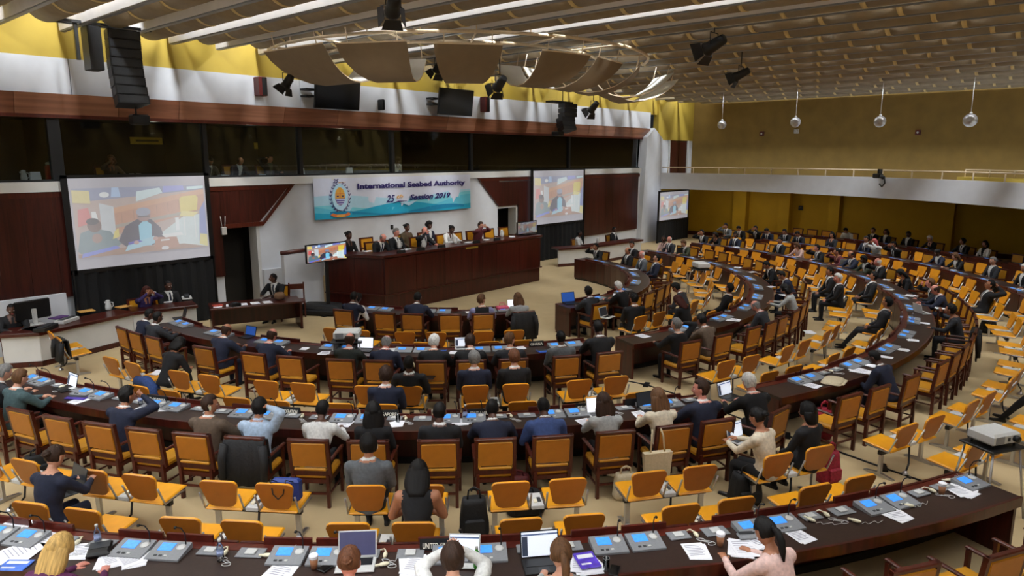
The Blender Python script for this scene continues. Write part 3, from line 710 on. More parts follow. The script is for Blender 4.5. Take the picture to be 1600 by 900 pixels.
def body(pose, fem):
    key = (pose, fem)
    if key in BODY: return BODY[key]
    P = POSES[pose]; st = P.get('stand'); ln = R_(P['lean']); W_ = .88 if fem else 1.0
    hip = Vector((0, -.02, .92 if st else .53))
    up = Vector((0, sin(ln), cos(ln))); fw = Vector((0, cos(ln), -sin(ln))); X = Vector((1, 0, 0))
    def sp(h, f=0.): return hip + up*h + fw*f
    prof = [(-.1, .16, .125, -.0), (-.04, .19, .142, 0), (.06, .182, .136, 0), (.18, .172 if not fem else .148, .125, 0), (.3, .192, .134, .004), (.4, .205, .138, .006), (.47, .2, .122, 0), (.515, .162, .1, -.006), (.555, .088, .078, -.008)]
    vs, fs = loft([(sp(h, f), X*(w_*W_), fw*d_) for h, w_, d_, f in prof], 18)
    def join(r): 
        o = len(vs); vs.extend(r[0]); fs.extend(tuple(o+i for i in f) for f in r[1])
    def limb(pts, rs, n=10):
        m_ = MB().tube(pts, rs, None, n); join(([Vector(v) for v in m_.v], m_.f))
        for p, r in ((pts[0], rs[0]), (pts[-1], rs[-1])):
            b_ = MB().ball(p, r, None, 10, 6); join(([Vector(v) for v in b_.v], b_.f))
    neck0, neck1 = sp(.5, -.005), sp(.62, .02)
    limb([neck0, neck1], [.062*(.9 if fem else 1), .054*(.9 if fem else 1)])
    segs = [('torso', hip - up*.05, sp(.47)), ('neck', sp(.575, -.0), neck1 + up*.03)]
    hands = []
    for s_, tg in ((-1, P['L']), (1, P['R'])):
        sh = sp(.45, .0) + X*(s_*.208*W_); t = Vector(tg)
        if st: t = t + Vector((0, 0, .1))
        pole = Vector((s_*.8, -.35, -.7))
        el, wr = ik(sh, t, .29, .255, pole)
        b_ = .9 if fem else 1.08; limb([sp(.44)+X*(s_*.1), sh], [.08, .075]); limb([sh, (sh+el)/2, el], [.074*b_, .066*b_, .056*b_]); limb([el, (el+wr)/2, wr], [.055*b_, .048*b_, .036])
        segs += [('upper', sh+X*(s_*.02), el), ('fore', el, wr)]; hands.append((wr, el, s_))
    for s_ in (-1, 1):
        h0 = hip + Vector((s_*.09, .0, -.02))
        if st: kn = h0 + Vector((s_*.01, .02, -.43)); an = Vector((s_*.1, 0, .08))
        else:
            e = P.get('leg', 0); kn = hip + Vector((s_*(.11 if not fem else .08), .43, -.02)); an = Vector((s_*.11, .40+e*1.0, .09))
        limb([h0, (h0+kn)/2, kn], [.095, .083, .062]); limb([kn, kn*.6+an*.4, an], [.062, .06, .042])
        segs += [('thigh', h0, kn), ('calf', kn, an)]
        toe = an + Vector((s_*.03, .17, -.045)); limb([an+Vector((0, -.04, -.045)), an+Vector((0, .06, -.045)), toe], [.04, .042, .032]); segs.append(('shoe', an+Vector((0, -.03, -.05)), toe))
    me = bpy.data.meshes.new('raw'); me.from_pydata([tuple(v) for v in vs], [], fs)
    import bmesh
    bm = bmesh.new(); bm.from_mesh(me); bmesh.ops.recalc_face_normals(bm, faces=bm.faces); bm.to_mesh(me); bm.free()
    o = bpy.data.objects.new('raw', me); COL.objects.link(o)
    r = o.modifiers.new('r', 'REMESH'); r.mode = 'VOXEL'; r.voxel_size = .017; s = o.modifiers.new('s', 'SMOOTH'); s.factor = .5; s.iterations = 5
    dg = bpy.context.evaluated_depsgraph_get(); ev = o.evaluated_get(dg).to_mesh()
    vs = [Vector(v.co) for v in ev.vertices]; fs = [tuple(p.vertices) for p in ev.polygons]
    bpy.data.objects.remove(o)
    from mathutils import noise as NZ
    vs = [v + Vector((NZ.noise(v*9), NZ.noise(v*9+Vector((5, 0, 0))), NZ.noise(v*9+Vector((0, 7, 0)))))*.007 for v in vs]
    mk = []
    idx = {'torso': 1, 'neck': 0, 'upper': 2, 'fore': 3, 'thigh': 6, 'calf': 7, 'shoe': 8}
    for f in fs:
        c = sum((vs[i] for i in f), Vector())/len(f); best = min(segs, key=lambda q: seg_d(c, q[1], q[2])[0] - {'torso': .1, 'thigh': .035, 'upper': .02}.get(q[0], 0))
        k = idx[best[0]]; rel = c - hip; h = rel.dot(up); f_ = rel.dot(fw); x = abs(c.x)
        if k == 1 and h < .03 and not st: k = 6 if c.y > .1 else 1
        if h > .535 and x < .09: k = 0
        if k == 0 and best[0] == 'neck' and h < (.52 if f_ > 0 else .556): k = 1
        if (.505 if f_ > .0 else .553) < h < (.568 if f_ > 0 else .574) and x < .085 and k in (1, 0): k = 4
        if k in (1, 4) and f_ > .05 and .15 < h < .56 and x < .018 + (h-.15)*.16: k = 5 if x < .022 and h < .53 else (4 if h > .4 else 14)
        if best[0] == 'shoe' or c.z < .07: k = 8
        mk.append(k)
    # head
    hp = Matrix.Translation(sp(.705, .04)) @ Matrix.Rotation(R_(P['yaw']) * -1, 4, 'Z') @ Matrix.Rotation(-R_(P['pit']), 4, 'X') @ Matrix.Diagonal((1.1, 1.04, 1.04, 1))
    head_into(vs, fs, mk, hp, 0)
    for wr, el, s_ in hands:
        d = (wr-el).normalized(); z = Vector((0, 0, 1))
        if d.z > .5: z = Vector((0, -1, .2)) if pose != 'ear' else Vector((s_, 0, 0))
        x = d.cross(z).normalized(); z = x.cross(d)
        yy = d
        if pose in ('write', 'type', 'chin', 'ear', 'side') and d.z <= .5: yy = Vector((d.x, d.y, max(d.z, -.15))).normalized(); x = yy.cross(Vector((0, 0, 1))).normalized(); z = x.cross(yy)
        T = Matrix.Identity(4)
        for i in range(3): T[i][0] = x[i]*(-s_); T[i][1] = yy[i]; T[i][2] = z[i]; T[i][3] = wr[i]
        hm = HANDM[min(HANDM, key=lambda q: abs(q-P['cl']))]; o2 = len(vs)
        for v in hm.v: vs.append(T @ Vector(v))
        flip = T.to_3x3().determinant() < 0
        for f in hm.f: fs.append(tuple(o2+i for i in (f[::-1] if flip else f))); mk.append(13)
    me = bpy.data.meshes.new('person'); me.from_pydata([tuple(v) for v in vs], [], fs)
    for i in range(15): me.materials.append(SKIN['m'])
    me.polygons.foreach_set('material_index', mk); me.polygons.foreach_set('use_smooth', [True]*len(fs)); me.update()
    bpy.data.meshes.remove(bpy.data.meshes['raw']) if 'raw' in bpy.data.meshes else None
    BODY[key] = (me, hp); return BODY[key]
def hairmesh(style):
    """closed shell over the skull; off<0 sinks it under the skin where no hair grows"""
    m = MB(); n, q = 34, 20; vs = []
    def off(th, ph):
        a = abs(th); s = sin(ph); front = a < 1.15
        line = .6 if front else (.05 if a < 1.7 else -.8)          # hairline height by direction
        if style in ('buzz',): t = .005
        elif style == 'afro': t = .045
        elif style == 'full': t = .024
        else: t = .02
        if style == 'fringe':
            return .012 if (a > 1.2 and (-.3 if a < 1.7 else -.8) < ph < .5) else -.012
        if style in ('long', 'bob', 'bun', 'pony', 'scarf'):
            line = .55 if a < .8 else (-.35 if a < 1.5 else -.95); t = .02
            if style in ('bun', 'pony'): line = .6 if a < 1.0 else (.1 if a < 1.7 else -.5); t = .014
            if style == 'scarf': line = .5 if a < .75 else -1.2; t = .024
        if style == 'afro': line = .45 if front else -.4
        k = max(0, min(1, (ph-line)/.22))
        v = t*k - .012*(1-k)
        if style not in ('buzz', 'scarf'): v += k*(.0025*sin(th*23+ph*5) + .0015*sin(th*41+1))
        if style in ('full', 'afro'): v += k*.005*sin(th*7+ph*9)
        return v
    vs.append(headpt(0, -pi/2, -.012))
    for i in range(1, q):
        ph = -pi/2 + pi*i/q
        for k in range(n):
            th = 2*pi*k/n; th = th if th <= pi else th-2*pi; vs.append(headpt(th, ph, off(th, ph)))
    vs.append(headpt(0, pi/2, off(0, pi/2))); t = len(vs)-1; fs = []
    for k in range(n): fs.append((0, 1+(k+1) % n, 1+k))
    for i in range(q-2):
        for k in range(n): fs.append((1+i*n+k, 1+i*n+(k+1) % n, 1+(i+1)*n+(k+1) % n, 1+(i+1)*n+k))
    for k in range(n): fs.append((1+(q-2)*n+k, 1+(q-2)*n+(k+1) % n, t))
    m.add(vs, fs, None, None, True)
    if style in ('long', 'bob', 'scarf'):
        L = {'long': .3, 'bob': .17, 'scarf': .3}[style]; N = 24; rows = 9; vs = []; fs = []
        for j in range(rows):
            u = j/(rows-1); z = .02 - L*u
            for k in range(N):
                a = 2*pi*k/N; wob = 1 + .04*sin(a*9+j*.7)
                wx = (.1 + .03*sin(pi*u))*(1-.2*u**3)*wob; wy = (.078-.02*u)*wob
                yc = -.03 - .02*u; x_ = wx*sin(a); y_ = yc - wy*cos(a)*1.0
                if y_ > -.0: y_ = -.0 + (y_)*.15
                vs.append((x_, y_, z))
        for j in range(rows-1):
            for k in range(N): fs.append((j*N+k, j*N+(k+1) % N, (j+1)*N+(k+1) % N, (j+1)*N+k))
        fs += [tuple(range(N))[::-1], tuple((rows-1)*N+k for k in range(N))]
        m.add(vs, fs, None, None, True)
    if style == 'bun': m.ball((0, -.115, .04), (.045, .04, .042), None, 14, 10); m.tube([(.03, -.1, .05), (.04, -.135, .04), (.01, -.155, .02), (-.03, -.14, .03)], .012, None, 6)
    if style == 'pony': m.ball((0, -.11, .03), (.024, .024, .024), None); m.tube([(0, -.11, .03), (0, -.15, .0), (.01, -.155, -.08), (.005, -.14, -.17), (.0, -.13, -.25)], [.02, .03, .034, .028, .008], None, 10)
    return m
HMESH = {}
def hair_me(style):
    if style not in HMESH:
        mb = hairmesh(style); mb.mats = [HAIRM['k']]; HMESH[style] = mb.mesh('hair')
    return HMESH[style]
EARP = MB().ball((.088, -.004, -.03), (.009, .015, .034), CREAM, 8, 6).tube([(.086, -.02, .02), (.088, -.03, -.0), (.088, -.015, -.03)], .006, CREAM, 5).mesh('earpiece')
GLS = MB().tube([(-.078, .0, .01), (-.072, .09, .006), (-.05, .104, .016), (-.012, .106, .008), (.012, .106, .008), (.05, .104, .016), (.072, .09, .006), (.078, .0, .01)], .003, BLACK, 4).mesh('spectacles')
PEOPLE = []
def person(loc, rz, pose, sex, hair, hc, skin, top, label, shirt='white', tie='navy', legs=None, sleeve=None, fore=None, ep=False, gl=False, scale=1., flip=False, key=None, turn=0.):
    me, hp = body(pose, sex == 'f')
    o = bpy.data.objects.new('person', me); COL.objects.link(o)
    o.location = loc; o.rotation_euler = (0, 0, rz + R_(turn)); o.scale = (-scale if flip else scale, scale, scale)
    o['label'] = label; o['category'] = 'person'
    tp = cloth(top); lg = cloth(legs) if legs else (tp if top in ('navy', 'black', 'char', 'dgreen', 'brown') else cloth('black'))
    sk = SKIN[skin]; sl = sk if sleeve == 'skin' else (cloth(sleeve) if sleeve else tp); fo = sk if fore == 'skin' else (cloth(fore) if fore else (sk if sleeve == 'skin' else tp))
    hm = HAIRM[hc if hair != 'bald' else 'g']
    tops = [sk, tp, sl, fo, cloth(shirt) if shirt else sk, cloth(tie) if tie else (cloth(shirt) if shirt else tp), lg, lg, SHOE, EYEW, EYED, HAIRM[hc], LIP, sk, cloth(shirt) if shirt else tp]
    for i, mt in enumerate(tops):
        o.material_slots[i].link = 'OBJECT'; o.material_slots[i].material = mt
    if hair != 'bald':
        h = bpy.data.objects.new('hair' if hair != 'scarf' else 'headscarf', hair_me(hair)); COL.objects.link(h); h.parent = o; h.matrix_local = hp
        h.material_slots[0].link = 'OBJECT'; h.material_slots[0].material = hm if hair != 'scarf' else M('chequered_scarf', (188, 92, 92), .8, scale=90, amt=.6)
    if ep: h = bpy.data.objects.new('earpiece', EARP); COL.objects.link(h); h.parent = o; h.matrix_local = hp; h['label'] = 'cream earpiece'
    if gl: h = bpy.data.objects.new('spectacles', GLS); COL.objects.link(h); h.parent = o; h.matrix_local = hp
    PEOPLE.append(o); return o
RHIP = {'D': 6.3, 'C': 10.02, 'B': 13.56, 'A': 17.12, 'E': 20.38}
def sit(rg, slot, a, pose, sex, hair, hc, skin, top, desc, **k):
    """slot 0: armchair at the desk; 1, 2: twin seats behind it"""
    if slot == 0:
        r = RHIP[rg]
        c = min(USEDA, key=lambda q: (q-polar(RB[rg]-.28, a)).length) if USEDA else None
        if c is not None and (c-polar(RB[rg]-.28, a)).length < .34: a = math.degrees(math.atan2(c.y-CY, c.x-CX)); a = a-360 if a > 90 else a
        else: OCC.append((rg, a))
    else:
        r = RS[(rg, slot)] - .22
        cs = [s for s in SEATS if s[0] == rg and s[1] == slot]
        if cs:
            c = min(cs, key=lambda s: abs(s[2]-a))
            if abs(c[2]-a)*r*pi/180 < .45: a = c[2]
    o = person(polar(r, a, -.03), R_(a+90), pose, sex, hair, hc, skin, top, desc, **k)
    reg(o, 'person', desc, rg, a, slot > 0); return o
OCC = []

# chairs of the screen-side blocks, then everybody seated, then the remaining chairs of the balcony side
for rg, l in {'B': [-162.1, -158.9, -155.8, -152.8, -149.8, -146.7, -143.2, -140.0, -136.3, -133.3, -130.2, -126.7, -123.2, -120.4, -116.3],
              'C': [-179, -175.6, -171.8, -163.4, -156.9, -152.6, -147.2, -143.4, -138.1, -134.2, -130.0, -124.5, -119.8],
              'D': [-160.3, -151, -145.2, -137.6, -130.9, -122.6], 'A': [-158, -152, -147, -141.3, -138.2, -135.3, -132.2, -128.4, -125.4, -121.8, -118.6, -115.5]}.items():
    for a in l: armchair(rg, a, turn={-116.3: 20, -158: 8}.get(a, 0), dr=(.0 if rg != 'A' else (.1 if a > -120 else 0)))
DK = 'k'
P_ = [
# ring, slot, head px x, y, pose, sex, hair, hair colour, skin, top, description, extras
('A', 0, 90, 850, 'write', 'f', 'long', 'y', 'p', 'plum', 'blonde woman in plum jacket', dict(shirt=None, tie=None)),
('A', 0, 538, 875, 'type', 'f', 'bun', 'a', 'p', 'pink', 'auburn-bun woman at open laptop', dict(sleeve='skin', shirt=None, tie=None)),
('A', 0, 698, 858, 'face', 'm', 'short', 'b', 'l', 'white', 'man in white shirt, thinning crown', dict(tie=None)),
('A', 0, 880, 880, 'type', 'f', 'pony', 'n', 'l', 'silver', 'brown-ponytail woman at black laptop', dict(shirt=None, tie=None)),
('A', 0, 1212, 835, 'write', 'f', 'pony', 'k', 'm', 'pink', 'dark-ponytail woman in pale pink writing', dict(shirt=None, tie=None, turn=16)),
('B', 2, 640, 745, 'down', 'f', 'long', 'k', 'm', 'black', 'woman in sleeveless black top', dict(sleeve='skin', shirt=None, tie=None)),
('B', 2, 22, 715, 'type', 'f', 'bun', 'b', 'l', 'navy', 'woman in navy blazer, white hair tie', dict(shirt=None, tie=None)),
('B', 1, 567, 683, 'lap', 'm', 'short', 'k', 'm', 'grey', 'man in mid-grey suit with earpiece', dict(ep=True)),
('B', 1, 1193, 645, 'type', 'f', 'bun', 'k', 'm', 'cream', 'woman in cream jacket with laptop', dict(shirt=None, tie=None, turn=20)),
('B', 1, 1262, 635, 'lap', 'f', 'bob', 'k', 'm', 'black', 'woman in black with dark bob', dict(shirt=None, tie=None, turn=10)),
('B', 0, 5, 575, 'write', 'm', 'short', 'g', 'l', 'char', 'grey-haired man in charcoal suit', {}),
('B', 0, 55, 580, 'type', 'm', 'short', 'n', 'l', 'teal', 'brown-haired man in sage-grey suit', {}),
('B', 0, 177, 612, 'chin', 'm', 'full', 'k', 'm', 'navy', 'black-haired man resting chin on hand', {}),
('B', 0, 323, 612, 'side', 'm', 'short', 'b', 'm', 'brown', 'man in grey-brown suit', dict(ep=True)),
('B', 0, 403, 612, 'ear', 'm', 'short', 'k', 'm', 'lblue', 'man in pale blue shirt', dict(tie=None, shirt='lblue', ep=True)),
('B', 0, 485, 622, 'write', 'f', 'buzz', 'k', 'd', 'white', 'woman in white lace-knit top', dict(shirt=None, tie=None)),
('B', 0, 580, 640, 'lap', 'f', 'long', 'k', 'm', 'black', 'woman with long black hair', dict(shirt=None, tie=None)),
('B', 0, 672, 628, 'lap', 'm', 'buzz', 'k', 'd', 'black', 'shaven-headed man with cream earpiece', dict(ep=True, flip=True)),
('B', 0, 760, 630, 'write', 'm', 'buzz', 'k', 'd', 'navy', 'shaven-headed man in dark navy suit', {}),
('B', 0, 850, 638, 'down', 'm', 'buzz', 'k', 'd', 'blue', 'shaven-headed man in bright blue suit', {}),
('B', 0, 968, 638, 'type', 'f', 'long', 'b', 'l', 'silver', 'long-haired woman in grey check jacket', dict(shirt=None, tie=None)),
('B', 0, 1047, 625, 'type', 'f', 'long', 'n', 'l', 'cream', 'fair-haired woman in cream sweater', dict(shirt=None, tie=None)),
('B', 0, 1096, 592, 'side', 'm', 'short', 'b', 'p', 'navy', 'broad man in navy suit, dark hair', dict(scale=1.05, flip=True)),
('B', 0, 1178, 588, 'write', 'm', 'short', 'w', 'p', 'black', 'white-haired man in dark suit', dict(scale=1.04)),
('C', 2, 617, 583, 'lap', 'm', 'full', 'b', 'l', 'navy', 'curly-haired man in navy jacket', {}),
('C', 1, 638, 548, 'back', 'm', 'buzz', 'k', 'd', 'black', 'man in black jacket and khaki trousers', dict(legs='khaki', ep=True, tie=None)),
('C', 1, 743, 570, 'lap', 'm', 'short', 'g', 'l', 'navy', 'grey-haired man in blue suit', {}),
('C', 1, 818, 573, 'lap', 'm', 'short', 'a', 'l', 'black', 'reddish-haired man in black suit', dict(ep=True)),
('C', 0, 217, 487, 'write', 'm', 'buzz', 'k', 'd', 'navy', 'shaven-headed man in dark navy suit', {}),
('C', 0, 253, 487, 'type', 'm', 'buzz', 'k', 'd', 'char', 'shaven-headed man in charcoal suit', {}),
('C', 1, 303, 522, 'down', 'f', 'bob', 'k', 'm', 'black', 'woman in black short-sleeved dress', dict(sleeve='black', fore='skin', shirt=None, tie=None)),
('C', 0, 345, 508, 'write', 'm', 'fringe', 'b', 'm', 'navy', 'balding man in navy suit', {}),
('C', 0, 394, 520, 'write', 'm', 'fringe', 'b', 'p', 'navy', 'pink-scalped man in navy suit', {}),
('C', 0, 549, 519, 'type', 'm', 'fringe', 'b', 'p', 'dgreen', 'balding man in dark green suit', {}),
('C', 0, 600, 532, 'down', 'm', 'fringe', 'g', 'p', 'navy', 'balding grey man leaning over papers', {}),
('C', 0, 675, 527, 'write', 'm', 'full', 'w', 'l', 'black', 'white-haired man in black suit', {}),
('C', 0, 736, 530, 'write', 'm', 'short', 'b', 'l', 'black', 'brown-haired man in black suit', {}),
('C', 0, 790, 528, 'side', 'm', 'short', 'n', 'l', 'char', 'brown-haired man in charcoal suit', {}),
('C', 0, 881, 528, 'lap', 'm', 'buzz', 'k', 'd', 'grey', 'man in slate grey suit', {}),
('C', 0, 935, 510, 'type', 'm', 'buzz', 'k', 'd', 'black', 'big man in black suit', dict(scale=1.1)),
('D', 0, 549, 474, 'down', 'm', 'short', 'k', 'd', 'white', 'man in white shirt bending over', dict(tie=None)),
('D', 0, 570, 474, 'type', 'm', 'buzz', 'k', 'd', 'navy', 'man in navy suit holding a tablet', {}),
('D', 0, 648, 463, 'write', 'm', 'buzz', 'k', 'd', 'navy', 'broad man in dark navy suit', dict(scale=1.06)),
('D', 0, 748, 460, 'side', 'm', 'short', 'n', 'l', 'black', 'man in black waistcoat and lavender sleeves', dict(sleeve='lav', fore='lav', tie=None)),
('D', 0, 822, 466, 'type', 'f', 'long', 'n', 'l', 'silver', 'fair woman in grey at laptop', dict(shirt=None, tie=None)),
('D', 0, 929, 455, 'type', 'm', 'short', 'k', 'd', 'char', 'man in charcoal suit behind laptop', {}),
('D', 1, 977, 468, 'lap', 'm', 'full', 'k', 'm', 'black', 'man in black, paper on knee', dict(turn=-20)),
('D', 0, 994, 447, 'write', 'm', 'short', 'w', 'p', 'black', 'white-haired man reaching forward', {}),
('D', 0, 1029, 402, 'back', 'm', 'short', 'k', 'l', 'navy', 'man leaning back looking up', {}),
('D', 0, 993, 397, 'lap', 'm', 'fringe', 'w', 'p', 'grey', 'white-haired man in grey suit', {}),
('D', 0, 979, 391, 'lap', 'm', 'fringe', 'k', 'm', 'black', 'man in black suit with green tie', dict(tie='green')),
('D', 0, 927, 384, 'chin', 'm', 'short', 'k', 'm', 'black', 'man in black suit, hand on cheek', {}),
('D', 1, 981, 382, 'lap', 'm', 'short', 'k', 'm', 'black', 'man in black jacket', {}),
('D', 1, 1051, 441, 'down', 'm', 'full', 'k', 'm', 'char', 'black-haired man in slate suit', {}),
('D', 2, 1050, 457, 'down', 'f', 'long', 'r', 'l', 'black', 'woman with dark red hair', dict(shirt=None, tie=None)),
('D', 2, 1107, 450, 'back', 'm', 'short', 'k', 'm', 'black', 'man in black suit sitting upright', {}),
('C', 0, 1030, 497, 'ear', 'm', 'short', 'g', 'l', 'black', 'grey-haired man in black suit', dict(ep=True)),
('C', 0, 1077, 490, 'write', 'm', 'short', 'k', 'm', 'brown', 'man in olive brown suit', {}),
('C', 0, 1175, 470, 'down', 'm', 'fringe', 'g', 'p', 'char', 'bald man in dark grey suit', {}),
('C', 0, 1225, 447, 'write', 'f', 'bob', 'k', 'm', 'silver', 'woman in pale grey sleeves', dict(shirt=None, tie=None)),
('C', 0, 1215, 424, 'down', 'm', 'short', 'k', 'm', 'navy', 'man in navy bent over papers', {}),
('C', 0, 1189, 409, 'down', 'm', 'short', 'k', 'm', 'black', 'man in black suit head bowed', {}),
('C', 1, 1266, 420, 'lap', 'm', 'short', 'k', 'm', 'black', 'man in black with spectacles', dict(gl=True)),
('C', 1, 1296, 433, 'lap', 'm', 'full', 'w', 'p', 'black', 'white-haired man in black suit', {}),
('C', 2, 1342, 432, 'back', 'm', 'short', 'k', 'm', 'black', 'man in black suit, legs stretched', {}),
('C', 2, 1350, 472, 'back', 'm', 'short', 'k', 'm', 'char', 'man lounging with folder on knees', {}),
('B', 0, 1446, 439, 'chin', 'm', 'short', 'n', 'p', 'black', 'brown-haired man, hand on chin', {}),
('B', 0, 1476, 449, 'write', 'm', 'fringe', 'b', 'p', 'navy', 'bald man in blue-black suit with glasses', dict(gl=True)),
('B', 0, 1477, 480, 'chin', 'f', 'full', 'k', 'm', 'char', 'woman slumped over the desk', dict(shirt=None, tie=None)),
('B', 1, 1515, 465, 'behind', 'm', 'short', 'k', 'm', 'black', 'man with hands behind his head', dict(gl=True)),
('B', 0, 1396, 421, 'down', 'f', 'long', 'k', 'm', 'black', 'long-haired woman in black', dict(shirt=None, tie=None)),
('B', 0, 1405, 557, 'down', 'm', 'buzz', 'k', 'd', 'navy', 'man in navy suit looking down', {}),
('B', 2, 1640, 560, 'back', 'm', 'short', 'k', 'm', 'black', 'man half out of frame in black', {}),
('B', 0, 1207, 376, 'lap', 'm', 'short', 'k', 'm', 'black', 'man in black suit, striped tie', dict(tie='grey')),
('B', 0, 1239, 381, 'write', 'f', 'bob', 'n', 'l', 'pink', 'fair woman in pink top', dict(shirt=None, tie=None)),
('B', 0, 1266, 386, 'chin', 'm', 'short', 'k', 'p', 'black', 'man in black lifting a paper', {}),
('B', 0, 1307, 397, 'chin', 'f', 'bun', 'k', 'm', 'maroon', 'woman in dark red, hand raised', dict(shirt=None, tie=None)),
('B', 0, 1334, 396, 'type', 'm', 'fringe', 'k', 'm', 'navy', 'bald bespectacled man in navy suit', dict(gl=True)),
('B', 0, 1351, 402, 'write', 'm', 'full', 'k', 'd', 'green', 'man in grey-green jacket', dict(tie=None)),
('B', 0, 1375, 407, 'chin', 'm', 'fringe', 'w', 'p', 'black', 'pink-headed bald man in black suit', {}),
('B', 0, 1096, 362, 'chin', 'm', 'short', 'k', 'm', 'black', 'man in black suit with tie', {}),
('B', 0, 1120, 364, 'write', 'f', 'bob', 'k', 'm', 'black', 'woman in black top', dict(shirt=None, tie=None)),
('B', 0, 1145, 367, 'lap', 'm', 'short', 'k', 'd', 'navy', 'man in navy blue suit', {}),
('C', 0, 1022, 374, 'lap', 'f', 'buzz', 'k', 'd', 'pink', 'woman in pale blouse', dict(shirt=None, tie=None)),
('C', 0, 1042, 369, 'lap', 'm', 'fringe', 'w', 'p', 'char', 'bald white-haired man in charcoal', {}),
('C', 0, 1075, 377, 'write', 'f', 'full', 'n', 'l', 'green', 'woman in green-grey jacket', dict(shirt='white', tie=None)),
('A', 0, 1134, 349, 'chin', 'm', 'short', 'k', 'm', 'grey', 'man in grey jacket, hand at face', {}),
('A', 0, 1156, 356, 'down', 'm', 'short', 'k', 'm', 'black', 'man in black suit reading', {}),
('A', 0, 1181, 351, 'face', 'm', 'short', 'k', 'm', 'black', 'man in black, both hands at face', {}),
('A', 0, 1200, 360, 'down', 'm', 'short', 'k', 'm', 'navy', 'man in navy suit reading', {}),
('A', 0, 1227, 362, 'write', 'm', 'short', 'k', 'm', 'black', 'man in black suit writing', {}),
('A', 0, 1249, 364, 'down', 'm', 'short', 'k', 'm', 'char', 'man in charcoal suit head down', {}),
('A', 0, 1296, 372, 'lap', 'f', 'long', 'k', 'm', 'char', 'long-haired woman in grey', dict(shirt=None, tie=None)),
('A', 0, 1340, 374, 'lap', 'm', 'short', 'k', 'm', 'navy', 'man in navy suit with lanyard', {}),
('A', 0, 1367, 382, 'face', 'm', 'scarf', 'k', 'm', 'white', 'man in red chequered headscarf', dict(tie=None)),
('A', 0, 1397, 386, 'face', 'm', 'short', 'k', 'm', 'black', 'man in black, hands clasped at mouth', {}),
('A', 0, 1454, 392, 'write', 'f', 'bun', 'k', 'd', 'navy', 'woman in dark blue top', dict(shirt='white', tie=None)),
('A', 0, 1496, 403, 'write', 'f', 'long', 'n', 'l', 'black', 'fair woman in black jacket', dict(shirt='white', tie=None)),
('A', 0, 1540, 407, 'lap', 'm', 'short', 'g', 'l', 'char', 'grey-haired man in charcoal suit', dict(tie=None)),
('A', 0, 1566, 418, 'lap', 'm', 'full', 'w', 'm', 'black', 'man with white hair and beard', dict(tie=None)),
('A', 0, 1591, 426, 'write', 'm', 'buzz', 'k', 'm', 'black', 'man in black with short hair', {}),
('E', 0, 1329, 356, 'down', 'm', 'short', 'k', 'm', 'white', 'man in white shirt', dict(tie=None)),
('E', 0, 1361, 357, 'lap', 'm', 'short', 'k', 'm', 'black', 'man in black suit with badge', {}),
('E', 0, 1381, 362, 'lap', 'f', 'bob', 'b', 'm', 'char', 'woman in charcoal jacket', dict(shirt='white', tie=None)),
('E', 0, 1411, 366, 'lap', 'm', 'short', 'k', 'd', 'black', 'man in black jacket, white shirt', dict(tie=None)),
('E', 0, 1455, 374, 'write', 'f', 'full', 'w', 'l', 'black', 'white-haired woman in black', dict(shirt=None, tie=None)),
('E', 0, 1507, 376, 'side', 'm', 'short', 'k', 'm', 'black', 'man in black suit turned sideways', {}),
('E', 0, 1534, 384, 'lap', 'f', 'bob', 'k', 'm', 'white', 'dark-haired woman in white jacket', dict(shirt='black', tie=None)),
]
RHEAD = {}
for rg, sl, x, y, pose, sex, hair, hc, sk, top, desc, kw in P_:
    a = ang(x, y, 1.22)
    rh = math.hypot(*(at_z(x, y, 1.22).xy - Vector((CX, CY))))
    rr_ = (RHIP[rg] if sl == 0 else RS[(rg, sl)]-.22) - .2
    if abs(rh-rr_) > .5 and x < 1550:                   # keep the place along the row that shows at this x
        best = min((abs(proj(polar(rr_, a+d*.1, 1.22))[0]-x) + .4*abs(proj(polar(rr_, a+d*.1, 1.22))[1]-y), a+d*.1) for d in range(-90, 91)); a = best[1]
    sit(rg, sl, a, pose, sex, hair, hc, sk, top, desc, **kw)
for rg, a in OCC: armchair(rg, a, occupied=True)
for rg, a0, a1 in (('D', -106, -9), ('C', -111, -9), ('B', -110, -9), ('A', -70, -14), ('E', -50, -8)):
    st = math.degrees(.76/RB[rg]); k = 0
    while a0 + st*k < a1: armchair(rg, a0 + st*k); k += 1

# ------------------------------------------------------------------ podium
DZ = .98
m = MB().box(12.7, 20.2, 16.5, YF-.02, 0, DZ, FLOORM).box(11.95, 12.7, 17.75, YF-.14, 0, DZ, FLOORM); struct('floor_dais', m)
t = thing('podium_desk', 'long polished mahogany podium desk with a stepped plinth below the banner', 'podium', (16.2, 15.85, 0))
put('plinth', MB().box(-3.55, 3.65, .06, .66, 0, .5, WOOD, bev=.02).prism([(-3.555, .09), (-3.0, .09), (-3.7, 1.8), (-4.32, 1.8)], 0, .5, WOOD), t)
put('ledge', MB().box(-3.62, 3.7, -.02, .66, .5, .54, WOODX, bev=.01).prism([(-3.62, -.02), (-3.0, .0), (-3.7, 1.82), (-4.4, 1.82)], .501, .541, WOODX), t)
for k in range(6): put('front_panel', MB().box(-3.55+k*1.2, -3.55+k*1.2+1.19, .02, .1, .54, 1.6, WOOD), t)
put('front_core', MB().box(-3.5, 3.62, .1, .6, .54, 1.55, WOOD), t)
for k in range(2): put('side_panel', MB().prism([(-3.56-.38*k, .1+.85*k), (-3.46-.38*k, .1+.85*k), (-3.84-.38*k, .94+.85*k), (-3.94-.38*k, .94+.85*k)], .54, 1.6, WOOD), t)
put('side_panel', MB().box(3.55, 3.63, .1, .9, .54, 1.6, WOOD), t)
